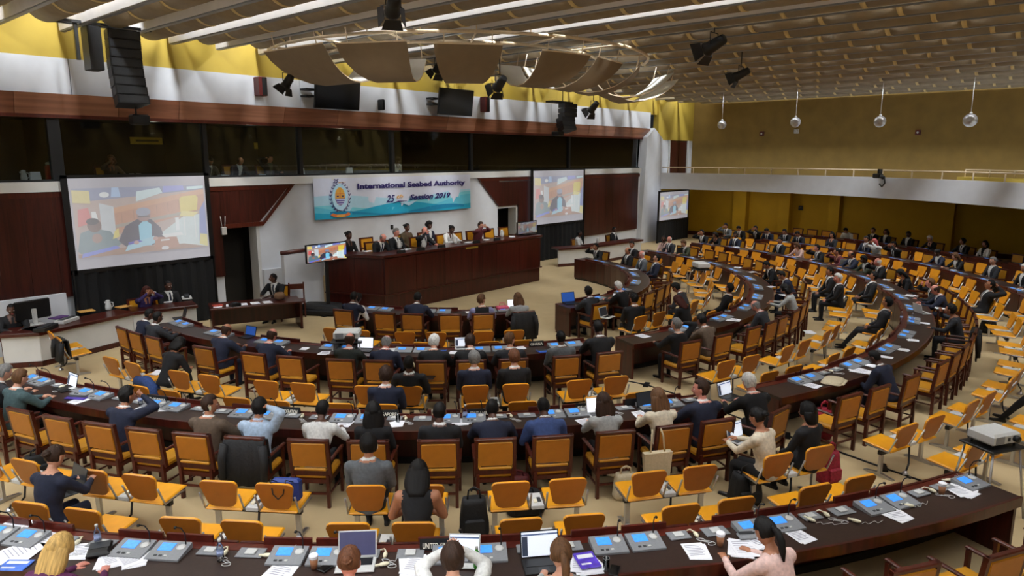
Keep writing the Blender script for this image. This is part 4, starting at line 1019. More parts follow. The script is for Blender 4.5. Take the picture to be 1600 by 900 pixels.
put('desktop', MB().box(-3.62, 3.7, -.03, .75, 1.62, 1.7, WOODX, bev=.015).prism([(-3.62, -.03), (-2.95, .0), (-3.7, 1.82), (-4.42, 1.82)], 1.62, 1.701, WOODX), t)
_p = at_y(738, 385, 15.85)
put('brass_plate', MB().box(-.28+_p.x-16.2, .28+_p.x-16.2, .005, .02, _p.z-.07, _p.z+.07, BRASS, bev=.004), t, label='brass plate')
def at_podium(px, py): return at_z(px, py, 1.7)
def text_mesh(txt, wd, ht, mat, bold=.0, shear=0., depth=.004, name='lettering'):
    c = bpy.data.curves.new('text', 'FONT'); c.body = txt; c.extrude = .001; c.offset = bold; c.shear = shear; c.resolution_u = 3
    o = bpy.data.objects.new('text', c); COL.objects.link(o); dg = bpy.context.evaluated_depsgraph_get()
    me = bpy.data.meshes.new_from_object(o.evaluated_get(dg)); bpy.data.objects.remove(o)
    xs = [v.co.x for v in me.vertices]; ys = [v.co.y for v in me.vertices]; x0, x1, y0, y1 = min(xs), max(xs), min(ys), max(ys)
    for v in me.vertices:                              # upright in XZ, read from -Y
        v.co = ((v.co.x-x0)/(x1-x0)*wd - wd/2, -depth if v.co.z > 0 else 0, (v.co.y-y0)/(y1-y0)*ht - ht/2)
    me.name = name; me.materials.clear(); me.materials.append(mat); return me
armp = arm_
for i, (X_, Y_, tn) in enumerate(((13.3, 17.05, 0), (14.05, 17.05, 0), (15.1, 17.05, 0), (16.2, 17.0, 0), (16.95, 17.05, 0), (17.65, 17.0, 0), (18.6, 17.05, 0), (19.4, 17.05, 0), (13.9, 18.1, 0), (15.3, 18.0, 0), (16.2, 17.9, 0), (12.55, 17.45, 0))):
    o = link('armchair', arm_far, None, (X_, Y_, DZ), R_(180+tn), category='chair', group='yellow armchairs on the podium')
    o['label'] = 'yellow wooden armchair on the podium, %s' % (('%s in the front line from the standing monitor' % ordn(i+1)) if i < 8 else (('%s in the line against the white wall' % ordn(i-7)) if i < 11 else 'nearest the standing monitor'))
for i, (X_, Y_, pose, sex, hr, hc, sk, top, desc, kw) in enumerate((
    (12.55, 17.45, 'lap', 'f', 'bun', 'k', 'd', 'black', 'woman with hair bun in black dress at the podium\'s corner', dict(sleeve='black', fore='skin', shirt=None, tie=None)),
    (13.3, 17.05, 'down', 'm', 'fringe', 'g', 'p', 'black', 'bald man in black suit at the podium, head bowed', {}),
    (14.05, 17.05, 'lap', 'm', 'short', 'g', 'p', 'black', 'grey-haired man in black suit with white shirt at the podium', {}),
    (15.3, 18.0, 'lap', 'f', 'bun', 'k', 'd', 'olive', 'woman in olive dress seated behind the podium speakers', dict(shirt=None, tie=None)),
    (15.1, 17.05, 'chin', 'm', 'fringe', 'n', 'p', 'black', 'pink-faced balding man at the podium, hand at chin', {}),
    (16.2, 17.9, 'lap', 'f', 'afro', 'k', 'd', 'navy', 'person with full dark hair in navy jacket behind the podium', dict(tie=None)),
    (16.2, 17.0, 'write', 'f', 'bun', 'k', 'd', 'white', 'woman in white jacket reading at the podium', dict(shirt=None, tie=None)),
    (17.65, 17.0, 'face', 'm', 'short', 'b', 'l', 'maroon', 'person in maroon patterned shirt, hand on brow, at the podium', dict(shirt='maroon', tie=None)))):
    person((X_, Y_, DZ - .03), pi, pose, sex, hr, hc, sk, top, desc, **kw)
# items on the podium
jug = Proto('water_jug', 'jug')
jug.part('body', MB().lathe([(.05, 0), (.07, .01), (.075, .07), (.06, .15), (.048, .19), (.055, .21)], LGREY, 14)); jug.part('lid', MB().lathe([(.055, .21), (.05, .235), (.015, .25)], LGREY, 12))
jug.part('handle', MB().tube([(.06, 0, .18), (.11, 0, .17), (.11, 0, .08), (.07, 0, .05)], .01, LGREY, 6)); jug.part('spout', MB().prism_x([(-.0, .17), (.0, .21), (.04, .21)], -.075, -.045, LGREY))
JUGS = [((624, 388, 1.7), 'white insulated jug on the podium before the grey-haired man'), ((662, 387, 1.7), 'white insulated jug on the podium beside the pink-faced man'), ((711, 381, 1.7), 'white insulated jug on the podium before the woman in white'),
 ((784, 370, 1.7), 'white insulated jug on the podium near the far monitor'), ((812, 366, 1.7), 'white insulated jug on the podium beside the far monitor'), ((170, 484, .78), 'white jug on the white side desk beside brown envelopes'), ((242, 470, .78), 'white jug with handle on the side desk before the woman in purple'),
 ((934, 380, .8), 'pale jug on the white staff desk beside the white pier')]
for (x, y, z), lb in JUGS:
    p = at_z(x, y, z); p.z = z + .002; jug.make(p, 0, lb, 'white insulated jugs')
def nameboard(p, rz, txt, lb, wd=.3, ht=.07):
    t = thing('nameplate', lb, 'nameplate', p, rz, 'country and speaker name plates')
    put('plate', MB().prism_x([(-.035, 0), (.035, 0), (.008, ht+.02), (-.008, ht+.02)], -wd/2, wd/2, BLACK), t)
    if txt: link('lettering', text_mesh(txt, wd*.86, ht*.62, LETTER, .012), t, mat=Matrix.Translation((0, -.028, ht*.55)) @ Matrix.Rotation(R_(-16), 4, 'X'))
for (x, y), lb in (((616, 394), 'before the grey-haired man'), ((654, 391), 'before the pink-faced man'), ((689, 387), 'between two white jugs'), ((745, 380), 'before the person in maroon'), ((780, 376), 'near the far end')):
    p = at_podium(x, y); p.z = 1.702; p.y = 15.92; nameboard(p, 0, None, 'black name plate on the podium ' + lb)
for k, ((x, y), lb) in enumerate((((575, 395), 'corner'), ((635, 392), 'first gap'), ((733, 381), 'stretch before the brass plate'), ((760, 377), 'far half, pile of white papers'), ((800, 372), 'far end'))):
    p = at_podium(x, y-2); p.z = 1.702; p.y = max(p.y, 16.1)
    link('paper_sheet', MB().box(-.15, .15, -.1, .1, 0, .012, PAPER).mesh('paper_sheet'), None, p, .2*k, label='white papers on the podium desktop, ' + lb, category='paper', group='papers on the podium')

# ------------------------------------------------------------------ pictures on the screens
SCR = {}
def smat(c, e, tint):
    k = (c, e, tint)
    if k not in SCR:
        cc = tuple(int(v*(1-tint) + 205*tint) for v in c); SCR[k] = M('screen_light_%02x%02x%02x_%d' % (*cc, int(e*100)), cc, .5, scale=6, amt=.03, emit=e)
        SCR[k].node_tree.nodes['Principled BSDF'].inputs['Specular IOR Level'].default_value = .1
        b_ = SCR[k].node_tree.nodes['Principled BSDF']
        for l in list(SCR[k].node_tree.links):
            if l.to_socket == b_.inputs['Base Color']: SCR[k].node_tree.links.remove(l)
        b_.inputs['Base Color'].default_value = (.05, .05, .05, 1) if e > .9 else (.25, .25, .26, 1)
    return SCR[k]
def ell(cx_, cy_, rx, ry, n=18): return [(cx_+rx*cos(2*pi*k/n), cy_+ry*sin(2*pi*k/n)) for k in range(n)]
def picture(w_, h_, e, tint, border=True):
    """the hall as the camera feed shows it: a man in a dark suit at a desk, a listener, a row of desks and a yellow chair behind"""
    m = MB(); L_ = [0]
    def P(poly, c, t=None):
        L_[0] += 1; y = -.0008*L_[0]; mt = smat(c, e, tint if t is None else t)
        m.add([((u-.5)*w_*(.97 if border else 1), y, (v*.76+.13 if border else v)*h_) for u, v in poly], [tuple(range(len(poly)))], mt)
    if border: m.add([(-w_/2, 0, 0), (w_/2, 0, 0), (w_/2, 0, h_), (-w_/2, 0, h_)], [(0, 1, 2, 3)], smat((176, 174, 182), e, 0))
    P([(0, 0), (1, 0), (1, 1), (0, 1)], (176, 150, 140))
    P([(.0, .8), (1, .93), (1, 1), (0, 1)], (110, 120, 160)); P([(.27, .86), (.34, .86), (.33, 1), (.28, 1)], (150, 190, 240)); P([(.45, .78), (.66, .9), (.64, .98), (.46, .93)], (200, 230, 235)); P([(.66, .9), (.84, .93), (.83, 1), (.67, 1)], (120, 130, 220)); P([(.86, .93), (1, .95), (1, .99), (.86, .98)], (200, 240, 245))
    P([(.28, .7), (1, .94), (1, .86), (.28, .62)], (206, 138, 96)); P([(.28, .62), (1, .86), (1, .62), (.28, .3)], (188, 120, 92)); P([(.28, .45), (.86, .6), (.86, .55), (.28, .4)], (150, 140, 130))
    for k in range(6): P([(.33+k*.09, .48+k*.03), (.336+k*.09, .48+k*.03), (.336+k*.09, .62+k*.03), (.33+k*.09, .62+k*.03)], (160, 104, 80))
    P([(.18, .3), (.28, .3), (.28, .72), (.18, .78)], (196, 206, 214)); P([(.6, .0), (1, .0), (1, .55), (.8, .5), (.6, .25)], (206, 226, 228))
    P([(0, .8), (.12, .78), (.12, .96), (.0, .98)], (220, 200, 110)); P([(.02, .45), (.12, .5), (.1, .72), (.03, .7)], (214, 90, 90)); P([(.12, .42), (.17, .46), (.15, .66), (.12, .66)], (235, 240, 240))
    P([(.79, .58), (.93, .6), (.945, .8), (.93, .84), (.81, .83), (.79, .79)], (226, 200, 70)); P([(.78, .52), (.9, .5), (.94, .57), (.8, .6)], (236, 220, 120)); P([(.81, .2), (.82, .2), (.82, .52), (.81, .52)], (230, 236, 236)); P([(.9, .16), (.91, .16), (.91, .52), (.9, .52)], (230, 236, 236))
    P([(.93, .1), (1, .05), (1, .75), (.95, .6)], (90, 110, 190)); P([(.93, .05), (1, .0), (1, .2), (.94, .22)], (226, 210, 100))
    P([(.29, .2), (.35, .42), (.45, .52), (.55, .5), (.62, .36), (.64, .2), (.55, .1), (.35, .1)], (46, 46, 66)); P([(.45, .1), (.54, .1), (.55, .42), (.5, .5), (.45, .42)], (120, 205, 240)); P(ell(.495, .57, .055, .1), (150, 110, 110)); P(ell(.495, .62, .056, .065), (130, 140, 170)); P([(.45, .54), (.54, .54), (.54, .56), (.45, .56)], (60, 60, 70))
    P([(.0, .1), (.03, .36), (.12, .42), (.24, .36), (.31, .16), (.25, .08), (.02, .06)], (92, 120, 132)); P(ell(.13, .46, .05, .1), (96, 70, 66)); P(ell(.14, .27, .035, .07), (150, 110, 100)); P(ell(.12, .52, .045, .05), (40, 40, 50))
    P([(.25, .24), (.3, .27), (.3, .4), (.27, .36)], (230, 210, 90))
    P([(0, 0), (1, 0), (.8, .08), (.3, .1), (0, .05)], (150, 106, 86)); P([(.02, -.0), (.3, .1), (.27, .14), (.03, .06)], (90, 110, 230)); P([(.33, .04), (.6, .14), (.56, .24), (.36, .14)], (150, 210, 235)); P([(.36, .13), (.47, .17), (.44, .2), (.36, .17)], (60, 60, 190))
    P([(.55, .02), (.76, .04), (.74, .2), (.57, .22)], (166, 102, 78)); P([(.61, .15), (.68, .155), (.68, .18), (.61, .175)], (225, 225, 225)); P([(.74, .3), (.77, .3), (.77, .5), (.74, .5)], (236, 246, 250)); P([(.65, .2), (.8, .22), (.78, .27), (.62, .25)], (236, 240, 240))
    P(ell(.22, .9, .035, .04), (235, 240, 240)); P(ell(.64, .04, .03, .03), (220, 220, 225)); P(ell(.42, .16, .02, .03), (190, 140, 130)); P(ell(.57, .2, .02, .03), (190, 140, 130))
    me = bpy.data.meshes.new('picture'); me.from_pydata(m.v, [], m.f)
    for mt in m.mats: me.materials.append(mt)
    me.polygons.foreach_set('material_index', m.m); me.update(); return me
def bigscreen(lb, px0, px1, ytop, ybot, Y, floorz, e=.72, tint=.45):
    a, b = at_y(px0, ytop, Y), at_y(px1, ytop, Y); c = at_y(px0, ybot, Y); wd = b.x-a.x; h = a.z-c.z
    t = thing('projection_screen', lb, 'projection screen', ((a.x+b.x)/2, Y, 0))
    link('picture', picture(wd, h, e, tint), t, (0, -.03, c.z))
    put('screen_frame', MB().box(-wd/2-.14, -wd/2, -.02, .02, c.z-.1, a.z+.08, BLACK).box(wd/2, wd/2+.14, -.02, .02, c.z-.1, a.z+.08, BLACK).box(-wd/2-.14, wd/2+.14, -.02, .02, a.z, a.z+.08, BLACK).box(-wd/2-.14, wd/2+.14, -.02, .02, c.z-.1, c.z, BLACK), t)
    m = MB(); n = 40; x0, x1 = -wd/2-.14, wd/2+.14; pts = [(x0+(x1-x0)*k/n, .0+.035*sin(k*1.9)) for k in range(n+1)]
    poly = pts + [(x, y+.015) for x, y in pts[::-1]]
    put('skirt', m.prism(poly, floorz, c.z-.08, M('black_cloth', (8, 8, 10), .9, bump=.3)), t)
    for s_ in (-1, 1): put('stand_leg', MB().box(s_*(wd/2+.1)-.02, s_*(wd/2+.1)+.02, -.05, .05, 0.003, c.z, BLACK), t)
bigscreen('largest bright projection screen, hung over the white side desk', 104, 318, 279, 424, 18.95, .02)
bigscreen('tall-looking projection screen between the podium and the white pier', 833, 911, 267, 352, 18.95, .02)
bigscreen('small free-standing projection screen under the balcony', 1031, 1075, 301, 345, 18.3, .02)
def tv(lb, name, p, rz, w_, h_, on, stand=None, e=1.1, tilt=0):
    t = thing(name, lb, 'monitor', p, rz)
    T = Matrix.Rotation(tilt, 4, 'X')
    put('bezel', MB().box(-w_/2-.03, w_/2+.03, 0, .05, -.03, h_+.03, BLACK, bev=.01), t, mat=T)
    if on: link('picture', picture(w_, h_, e, .0, False), t, mat=T @ Matrix.Translation((0, -.004, 0)))
    else: put('dark_panel', MB().box(-w_/2, w_/2, -.004, .0, 0, h_, M('dark_screen', (6, 6, 8), .12)), t, mat=T)
    if stand: put('pole', MB().box(-.05, .05, .02, .08, -stand, .1, BLACK), t); put('base', MB().box(-.35, .35, -.2, .3, -stand, -stand+.04, BLACK, bev=.01), t)
    return t
p = at_y(510, 411, 17.0); tv('bright flat monitor on a black floor stand in front of the podium corner', 'standing_monitor', (p.x, 15.3, 1.55), 0, 1.16, .62, True, 1.55) if 0 else None
q0, q1 = at_y(479, 411, 17.0), at_y(541, 378, 17.0)
tv('bright flat monitor on a black floor stand in front of the podium corner', 'standing_monitor', ((q0.x+q1.x)/2, 17.0, q0.z), 0, q1.x-q0.x-.06, q1.z-q0.z, True, q0.z-.003)
q0, q1 = at_y(809, 366, 16.3), at_y(838, 350, 16.3)
tv('small monitor with blue picture at the podium\'s far end', 'desk_monitor', ((q0.x+q1.x)/2, 16.3, 1.76), 0, q1.x-q0.x, .4, True, .055, .25)
for lb, x0, x1, yt, yb in (('large black switched-off monitor on the white band, nearer the big speaker', 485, 557, 125, 172), ('smaller-looking black switched-off monitor on the white band', 679, 733, 138, 181)):
    a, b = at_y(x0, yt, 18.9), at_y(x1, yb, 18.9); tt = tv(lb, 'wall_monitor', ((a.x+b.x)/2, 18.75, b.z), 0, b.x-a.x-.06, a.z-b.z, False, tilt=R_(8))
    put('wall_bracket', MB().box(-.9-.12, -.7, .1, .43, .3, .36, BLACK).box(-.9-.12, -.7, .1, .43, .5, .56, BLACK).box(-.1, .1, .05, .45, .2, .6, BLACK), tt)

# ------------------------------------------------------------------ banner
BW, BH = 6.98, 1.28
t = thing('banner', 'white and turquoise cloth banner with seabed authority lettering over the podium', 'banner', (15.95, 19.02, 2.55))
def wav(x, z): return .03*sin(x*2.3+z) + .015*sin(x*5+2*z)
def bann(polyf, c, y, n=28):
    """strip between two height curves lo(u), hi(u) across the banner, following its folds"""
    lo, hi, u0, u1 = polyf; m = MB(); vs = []
    for i in range(n+1):
        u = u0+(u1-u0)*i/n; x = (u-.5)*BW
        for z in (lo(u), hi(u)): vs.append((x, y+wav(x, z*BH), z*BH))
    m.add(vs, [(2*i, 2*i+2, 2*i+3, 2*i+1) for i in range(n)], c, None, True)
    me = bpy.data.meshes.new('b'); me.from_pydata(m.v, [], m.f); me.materials.append(c); me.polygons.foreach_set('use_smooth', [True]*len(m.f)); return me
BN = [M('banner_%d' % i, c, .6, scale=6, amt=.03, bump=.05) for i, c in enumerate(((206, 210, 226), (170, 208, 226), (92, 188, 212), (30, 158, 192), (16, 128, 170), (120, 202, 216)))]
link('cloth', bann((lambda u: 0, lambda u: 1, 0, 1), BN[0], 0), t)
link('wave_print', bann((lambda u: 0, lambda u: .5+.08*sin(u*7+1), .0, 1), BN[1], -.004), t)
link('wave_print', bann((lambda u: 0, lambda u: .36+.12*sin(u*5+3.4)+.05*sin(u*14), 0, 1), BN[5], -.007), t)
link('wave_print', bann((lambda u: 0, lambda u: max(.02, .3-.16*sin(u*3.6+.2)+.05*sin(u*13+2)), 0, 1), BN[2], -.010), t)
link('wave_print', bann((lambda u: 0, lambda u: max(.01, .22+.1*sin(u*8.2+3.7)), 0, 1), BN[3], -.013), t)
link('wave_print', bann((lambda u: max(0, .02+.05*sin(u*9)), lambda u: max(.03, .1+.08*sin(u*9+.6)), .08, .95), BN[4], -.016), t)
_m = MB().add([((.48-.5)*BW, -.04, .33*BH), ((.55-.5)*BW, -.04, .2*BH), ((.62-.5)*BW, -.04, .36*BH), ((.55-.5)*BW, -.04, .3*BH)], [(0, 1, 2, 3)], BN[1]); put('wave_print', _m, t)
NAVY = M('navy_print', (38, 28, 96), .6, scale=40, amt=.08); GOLDP = M('gold_print', (214, 160, 66), .6, scale=40, amt=.1); ORNG = M('orange_print', (206, 110, 52), .6, scale=40, amt=.1); PURP = M('purple_print', (96, 84, 150), .6, scale=40, amt=.1)
Y_ = -.06
link('lettering', text_mesh('International Seabed Authority', BW*.715, .24, NAVY, .04), t, ((.592-.5)*BW, Y_, .76*BH))
link('lettering', text_mesh('Session 2019', BW*.285, .2, NAVY, .04, .3), t, ((.695-.5)*BW, Y_, .43*BH))
link('lettering', text_mesh('25', BW*.055, .25, NAVY, .02, .35), t, ((.43-.5)*BW, Y_, .42*BH))
link('lettering', text_mesh('th', BW*.04, .13, GOLDP, .015, .35), t, ((.49-.5)*BW, Y_, .47*BH))
put('underline_swash', MB().tube([((.445-.5)*BW, Y_, .3*BH), ((.48-.5)*BW, Y_, .34*BH), ((.535-.5)*BW, Y_, .34*BH)], [.006, .022, .008], NAVY, 6), t)
link('lettering', text_mesh('25', .22, .13, NAVY, .02, .35), t, ((.115-.5)*BW, Y_, .93*BH)); put('underline_swash', MB().tube([((.13-.5)*BW, Y_, .89*BH), ((.17-.5)*BW, Y_, .9*BH)], .01, GOLDP, 6), t)
ex, ez = (.135-.5)*BW, .53*BH
em = link('emblem', None, t, (ex, Y_, ez))
def flat(poly, mat, y=0.): return MB().prism_y(poly, y-.004, y, mat)
put('shield', flat(ell(0, 0, .3, .42, 28), BN[1]), em); put('gold_oval', flat(ell(0, .02, .19, .29, 24), GOLDP, -.005), em)
put('purple_base', flat([(p[0], min(p[1], -.04)) for p in ell(0, .02, .185, .285, 24)], PURP, -.01), em)
for k in range(3): put('white_bar', flat([(-.17+k*.02, -.09-k*.07), (.17-k*.02, -.09-k*.07), (.165-k*.02, -.065-k*.07), (-.165+k*.02, -.065-k*.07)], BN[0], -.015), em)
put('scales', flat([(-.15, .1), (.15, .1), (.15, .115), (-.15, .115)], ORNG, -.012), em); put('scales', flat([(-.008, -.02), (.008, -.02), (.008, .22), (-.008, .22)], ORNG, -.012), em)
for s_ in (-1, 1): put('scale_pan', flat([(s_*.15, .05), (s_*.04, .05), (s_*.095, .0)], NAVY, -.016), em)
for s_ in (-1, 1):
    for k in range(10):
        a = R_(-75 + 15.5*k); cx_, cz = s_*.37*cos(a), .46*sin(a); d_ = a + pi/2
        for o_ in (-.38, .5):
            dx, dz = cos(d_+o_), sin(d_+o_); put('laurel_leaf', flat([(cx_, cz), (cx_+s_*(-.0) + s_*(dx*.05 - dz*.016), cz+dz*.05+dx*.016), (cx_+s_*dx*.105, cz+dz*.105), (cx_+s_*(dx*.05+dz*.016), cz+dz*.05-dx*.016)], NAVY, -.004), em)
put('ribbon', flat([(-.4, -.56), (-.3, -.5), (-.16, -.55), (.16, -.55), (.3, -.5), (.4, -.56), (.3, -.6), (.16, -.64), (-.16, -.64), (-.3, -.6)], ORNG, -.006), em)
put('ribbon_centre', flat([(-.16, -.56), (.16, -.56), (.15, -.63), (-.15, -.63)], GOLDP, -.012), em)

# ------------------------------------------------------------------ side desks and the furniture around the podium
def sidedesk(lb, pts, gap_box, base_in=.12):
    """white-fronted desk along a line of points, dark wooden top and kick board"""
    t = thing('staff_desk', lb, 'desk')
    for i in range(len(pts)-1):
        a, b = Vector((*pts[i], 0)), Vector((*pts[i+1], 0)); d = (b-a); L = d.length; rz = math.atan2(d.y, d.x)
        T = Matrix.Translation(a) @ Matrix.Rotation(rz, 4, 'Z')
        put('front_panel', MB().box(.0, L, .02, .08, .1, .7, WHITEL), t, mat=T); put('kick_board', MB().box(.0, L, .0, .06, 0, .12, WOOD), t, mat=T)
        put('desktop', MB().box(-.03, L+.03, -.08, .62, .7, .78, WOODX, bev=.01), t, mat=T)
    return t
sidedesk('white-fronted staff desk below the largest projection screen', [(3.75, 17.75), (4.35, 17.35), (6.5, 17.95), (7.9, 17.6)], None)
sidedesk('white-fronted staff desk beside the white pier', [(22.9, 17.35), (24.3, 16.75), (28.0, 16.45)], None)
t = thing('low_wall', 'low white wall piece behind the black office screen on the side desk', 'low wall', (4.2, 18.9, 0)); put('slab', MB().box(-1.2, 1.2, 0, .1, 0, 1.28, WHITEW), t)
t = thing('witness_table', 'brown wooden table with five paper sheets beside the podium', 'table', (9.15, 16.85, 0), R_(-22))
put('tabletop', MB().box(-1.15, 1.1, -.42, .42, .7, .75, WOODX, bev=.01), t); put('side_panel', MB().box(1.03, 1.09, -.4, .4, 0, .7, WOOD), t); put('side_panel', MB().box(-1.13, -1.07, -.4, .4, 0, .7, WOOD), t); put('back_panel', MB().box(-1.1, 1.05, .33, .37, .15, .7, WOOD), t)
sheet = MB().box(-.105, .105, -.148, .148, 0, .003, PAPER).mesh('paper_sheet')
for k in range(5):
    q = Matrix.Translation((9.15, 16.85, .752)) @ Matrix.Rotation(R_(-22), 4, 'Z') @ Vector((-.95+.3*k, -.15+.02*(k % 2), 0))
    link('paper_sheet', sheet, None, q, R_(-22+4*(k-2)), label='white sheet on the brown table, %s from the staff desk' % ordn(k+1), category='paper', group='sheets on the brown table')
t = thing('stair_parapet', 'white stair wall with round dark wooden handrail beside the podium', 'parapet', (11.4, 17.95, 0))
put('wall_slab', MB().box(-.72, .6, 0, .16, 0, 1.72, WHITEW), t); put('handrail', MB().tube([(-.76, .08, 1.78), (.5, .08, 1.8)], .06, WOODX, 10), t)
t = thing('basket', 'small round woven brown basket on the brown table\'s end', 'basket', at_z(437, 468, .75) + Vector((0, 0, .002))); put('bowl', MB().lathe([(.08, 0), (.14, .04), (.15, .12), (.1, .19), (.09, .17)], M('wicker', (128, 96, 70), .8, scale=90, amt=.5, bump=.8), 16), t)
t = thing('side_chair', 'dark wooden chair back behind the brown basket', 'chair', (10.75, 17.5, 0), R_(150))
put('seat', MB().box(-.22, .22, -.22, .22, .42, .47, CHWOOD), t); put('backrest', MB().box(-.22, .22, -.24, -.2, .75, .9, CHWOOD), t)
for sx in (-1, 1):
    for sy in (-1, 1): put('leg', MB().box(sx*.2-.02, sx*.2+.02, sy*.2-.02, sy*.2+.02, 0, .42 if sy > 0 else .95, CHWOOD), t)
for (x, y, rz, pose, sex, hr, hc, sk, top, lb, kw) in ((6.95, 18.45, 188, 'face', 'f', 'long', 'r', 'm', 'purple', 'woman in purple resting her face on her hands at the staff desk', dict(shirt=None, tie=None)),
    (7.6, 18.5, 185, 'lap', 'm', 'buzz', 'k', 'd', 'black', 'man in black suit and white shirt at the staff desk', {}), (4.15, 18.4, 170, 'type', 'm', 'buzz', 'k', 'd', 'black', 'person in black behind the back of a black computer monitor', dict(shirt=None, tie=None)),
    (10.15, 17.55, 120, 'side', 'm', 'buzz', 'k', 'd', 'black', 'man in black suit with earpiece beyond the brown table', dict(ep=True)),
    (24.85, 17.75, 200, 'lap', 'f', 'buzz', 'k', 'd', 'white', 'woman in white at the staff desk by the pier', dict(shirt=None, tie=None)), (27.3, 17.55, 190, 'lap', 'm', 'buzz', 'k', 'd', 'black', 'man in black suit at the staff desk by the pier', {})):
    person((x, y, -.02), R_(rz), pose, sex, hr, hc, sk, top, lb, **kw)
    o = link('office_chair', arm_far, None, (x, y, 0), R_(rz), category='chair'); o['label'] = 'armchair under the ' + ' '.join(lb.split()[:7])
MON = at_z(57, 508, .78)
t = thing('computer_monitor', 'black computer monitor seen from behind on the side desk', 'monitor', (MON.x, MON.y+.1, .782), R_(10))
put('panel', MB().box(-.36, .36, 0, .05, .12, .56, BLACK, bev=.02), t); put('stand', MB().box(-.04, .04, -.06, .0, .0, .36, LGREY), t); put('base', MB().box(-.16, .16, -.12, .14, 0, .015, LGREY, bev=.004), t)
for k, (x, y, c) in enumerate(((85, 488, 'purple-lit'), (113, 484, 'black'))):
    p = at_z(x, y, .78); t = thing('desk_fan', c + ' round desk fan beside the computer monitor', 'fan', (p.x, p.y+.25, .782), R_(k*8))
    put('guard', MB().tube([(.17*cos(2*pi*j/20), 0, .24+.17*sin(2*pi*j/20)) for j in range(21)], .012, BLACK, 5).tube([(.1*cos(2*pi*j/14), -.02, .24+.1*sin(2*pi*j/14)) for j in range(15)], .004, BLACK, 4), t)
    for j in range(8): put('guard_wire', MB().tube([(0, -.03, .24), (.17*cos(pi*j/4), 0, .24+.17*sin(pi*j/4))], .003, BLACK, 4), t)
    put('hub', MB().ball((0, 0, .24), (.04, .05, .04), BLACK), t)
    for j in range(4): put('blade', MB().ball((.07*cos(j*pi/2+.4), 0, .24+.07*sin(j*pi/2+.4)), (.05, .006, .035), DGREY, 8, 5), t)
    put('base', MB().tube([(0, 0, .22), (0, 0, .01)], .015, BLACK, 6).lathe([(.1, 0), (.1, .015), (.03, .03)], BLACK, 12), t)
ENV = M('manila', (200, 150, 76), .7, scale=20, amt=.06)
for k, (x, y, w_, mt, lb, cat) in enumerate(((135, 487, .34, ENV, 'brown envelopes stacked beside the first white jug', 'envelope'), (193, 480, .32, ENV, 'brown envelope between the two white jugs', 'envelope'), (92, 497, .36, M('purple_cloth', (84, 50, 110), .8), 'purple cloth heap in front of the computer monitor', 'cloth'),
    (105, 503, .5, LGREY, 'grey flat office device beside the purple cloth', 'device'), (72, 515, .55, BLACK, 'black recorder box below the computer monitor', 'device'), (262, 472, .3, PAPER, 'white papers beside the jug with handle', 'paper'), (292, 466, .42, LGREY, 'white telephone set at the far end of the side desk', 'telephone'), (340, 462, .16, M('red_plastic', (170, 60, 44), .5), 'small red object by the dark doorway', 'box'), (367, 459, .2, BLACK, 'small black device by the dark doorway', 'device'))):
    p = at_z(x, y, .78); p.z = .782 if x < 315 else .755
    if x > 315: p = at_z(x, 478, .755)
    o = link({'envelope': 'envelope', 'cloth': 'folded_cloth', 'device': 'office_device', 'paper': 'paper_sheet', 'telephone': 'telephone_set', 'box': 'red_box'}[cat], None, None, p, .2*k, label=lb, category=cat)
    put('body', MB().box(-w_/2, w_/2, -.12, .12, 0, .03 if cat != 'device' else .08, mt, bev=.01), o)
    if cat in ('device', 'telephone'): put('top_plate', MB().box(-w_/2+.04, w_/2-.04, -.06, .06, .03 if cat != 'device' else .08, .095, DGREY, bev=.01), o)

# ------------------------------------------------------------------ things hanging from the ceiling and fixed to the walls
t = thing('line_array_speaker', 'tall black curved stack of loudspeakers hung in front of the yellow wall', 'loudspeaker', (6.85, 17.6, 5.66))
nb = 8
for k in range(nb):
    z = 1.68 - k*.205; off = .0 if k < 4 else -.03*(k-3)**1.4
    T = Matrix.Translation((-.05, off, z-.2)) @ Matrix.Rotation(R_(-1.5*k), 4, 'X')
    put('speaker_box', MB().prism([(-.35, .0), (.35, .0), (.25, .5), (-.25, .5)], 0, .198, BLACK).box(-.32, .32, -.01, 0, .02, .18, DGREY), t, mat=T)
put('flying_frame', MB().box(-1.35, .6, .1, .18, 1.72, 1.78, BLACK).box(-1.35, .6, .35, .43, 1.72, 1.78, BLACK).box(-1.0, -.93, .2, .27, .95, 1.78, BLACK), t)
put('side_speaker', MB().box(-.78, -.5, .1, .5, .75, 1.7, DGREY, bev=.02), t); put('hanging_lamp', MB().box(-.02, .36, .05, .3, -.42, -.18, BLACK, bev=.03).tube([(.1, .15, .1), (.1, .15, -.2)], .02, BLACK), t)
t = thing('line_array_speaker', 'shorter black curved stack of loudspeakers near the white pier end', 'loudspeaker', (24.3, 18.0, 5.6))
for k in range(6):
    z = 1.1-k*.18; off = -.0 - .02*(k-2)**2 if k > 2 else 0
    put('speaker_box', MB().prism([(-.45, 0), (.45, 0), (.3, .45), (-.3, .45)], 0, .17, BLACK), t, mat=Matrix.Translation((.2-.05*k*(k > 2), off, z-.17)) @ Matrix.Rotation(R_(-4*k), 4, 'X'))
put('flying_frame', MB().box(-.9, .5, .1, .5, 1.1, 1.18, BLACK).tube([(0, .3, 1.15), (0, .3, 3.1)], .02, BLACK, 5), t); put('hanging_lamp', MB().box(-.6, -.2, .05, .4, -.25, -.05, BLACK, bev=.03), t)
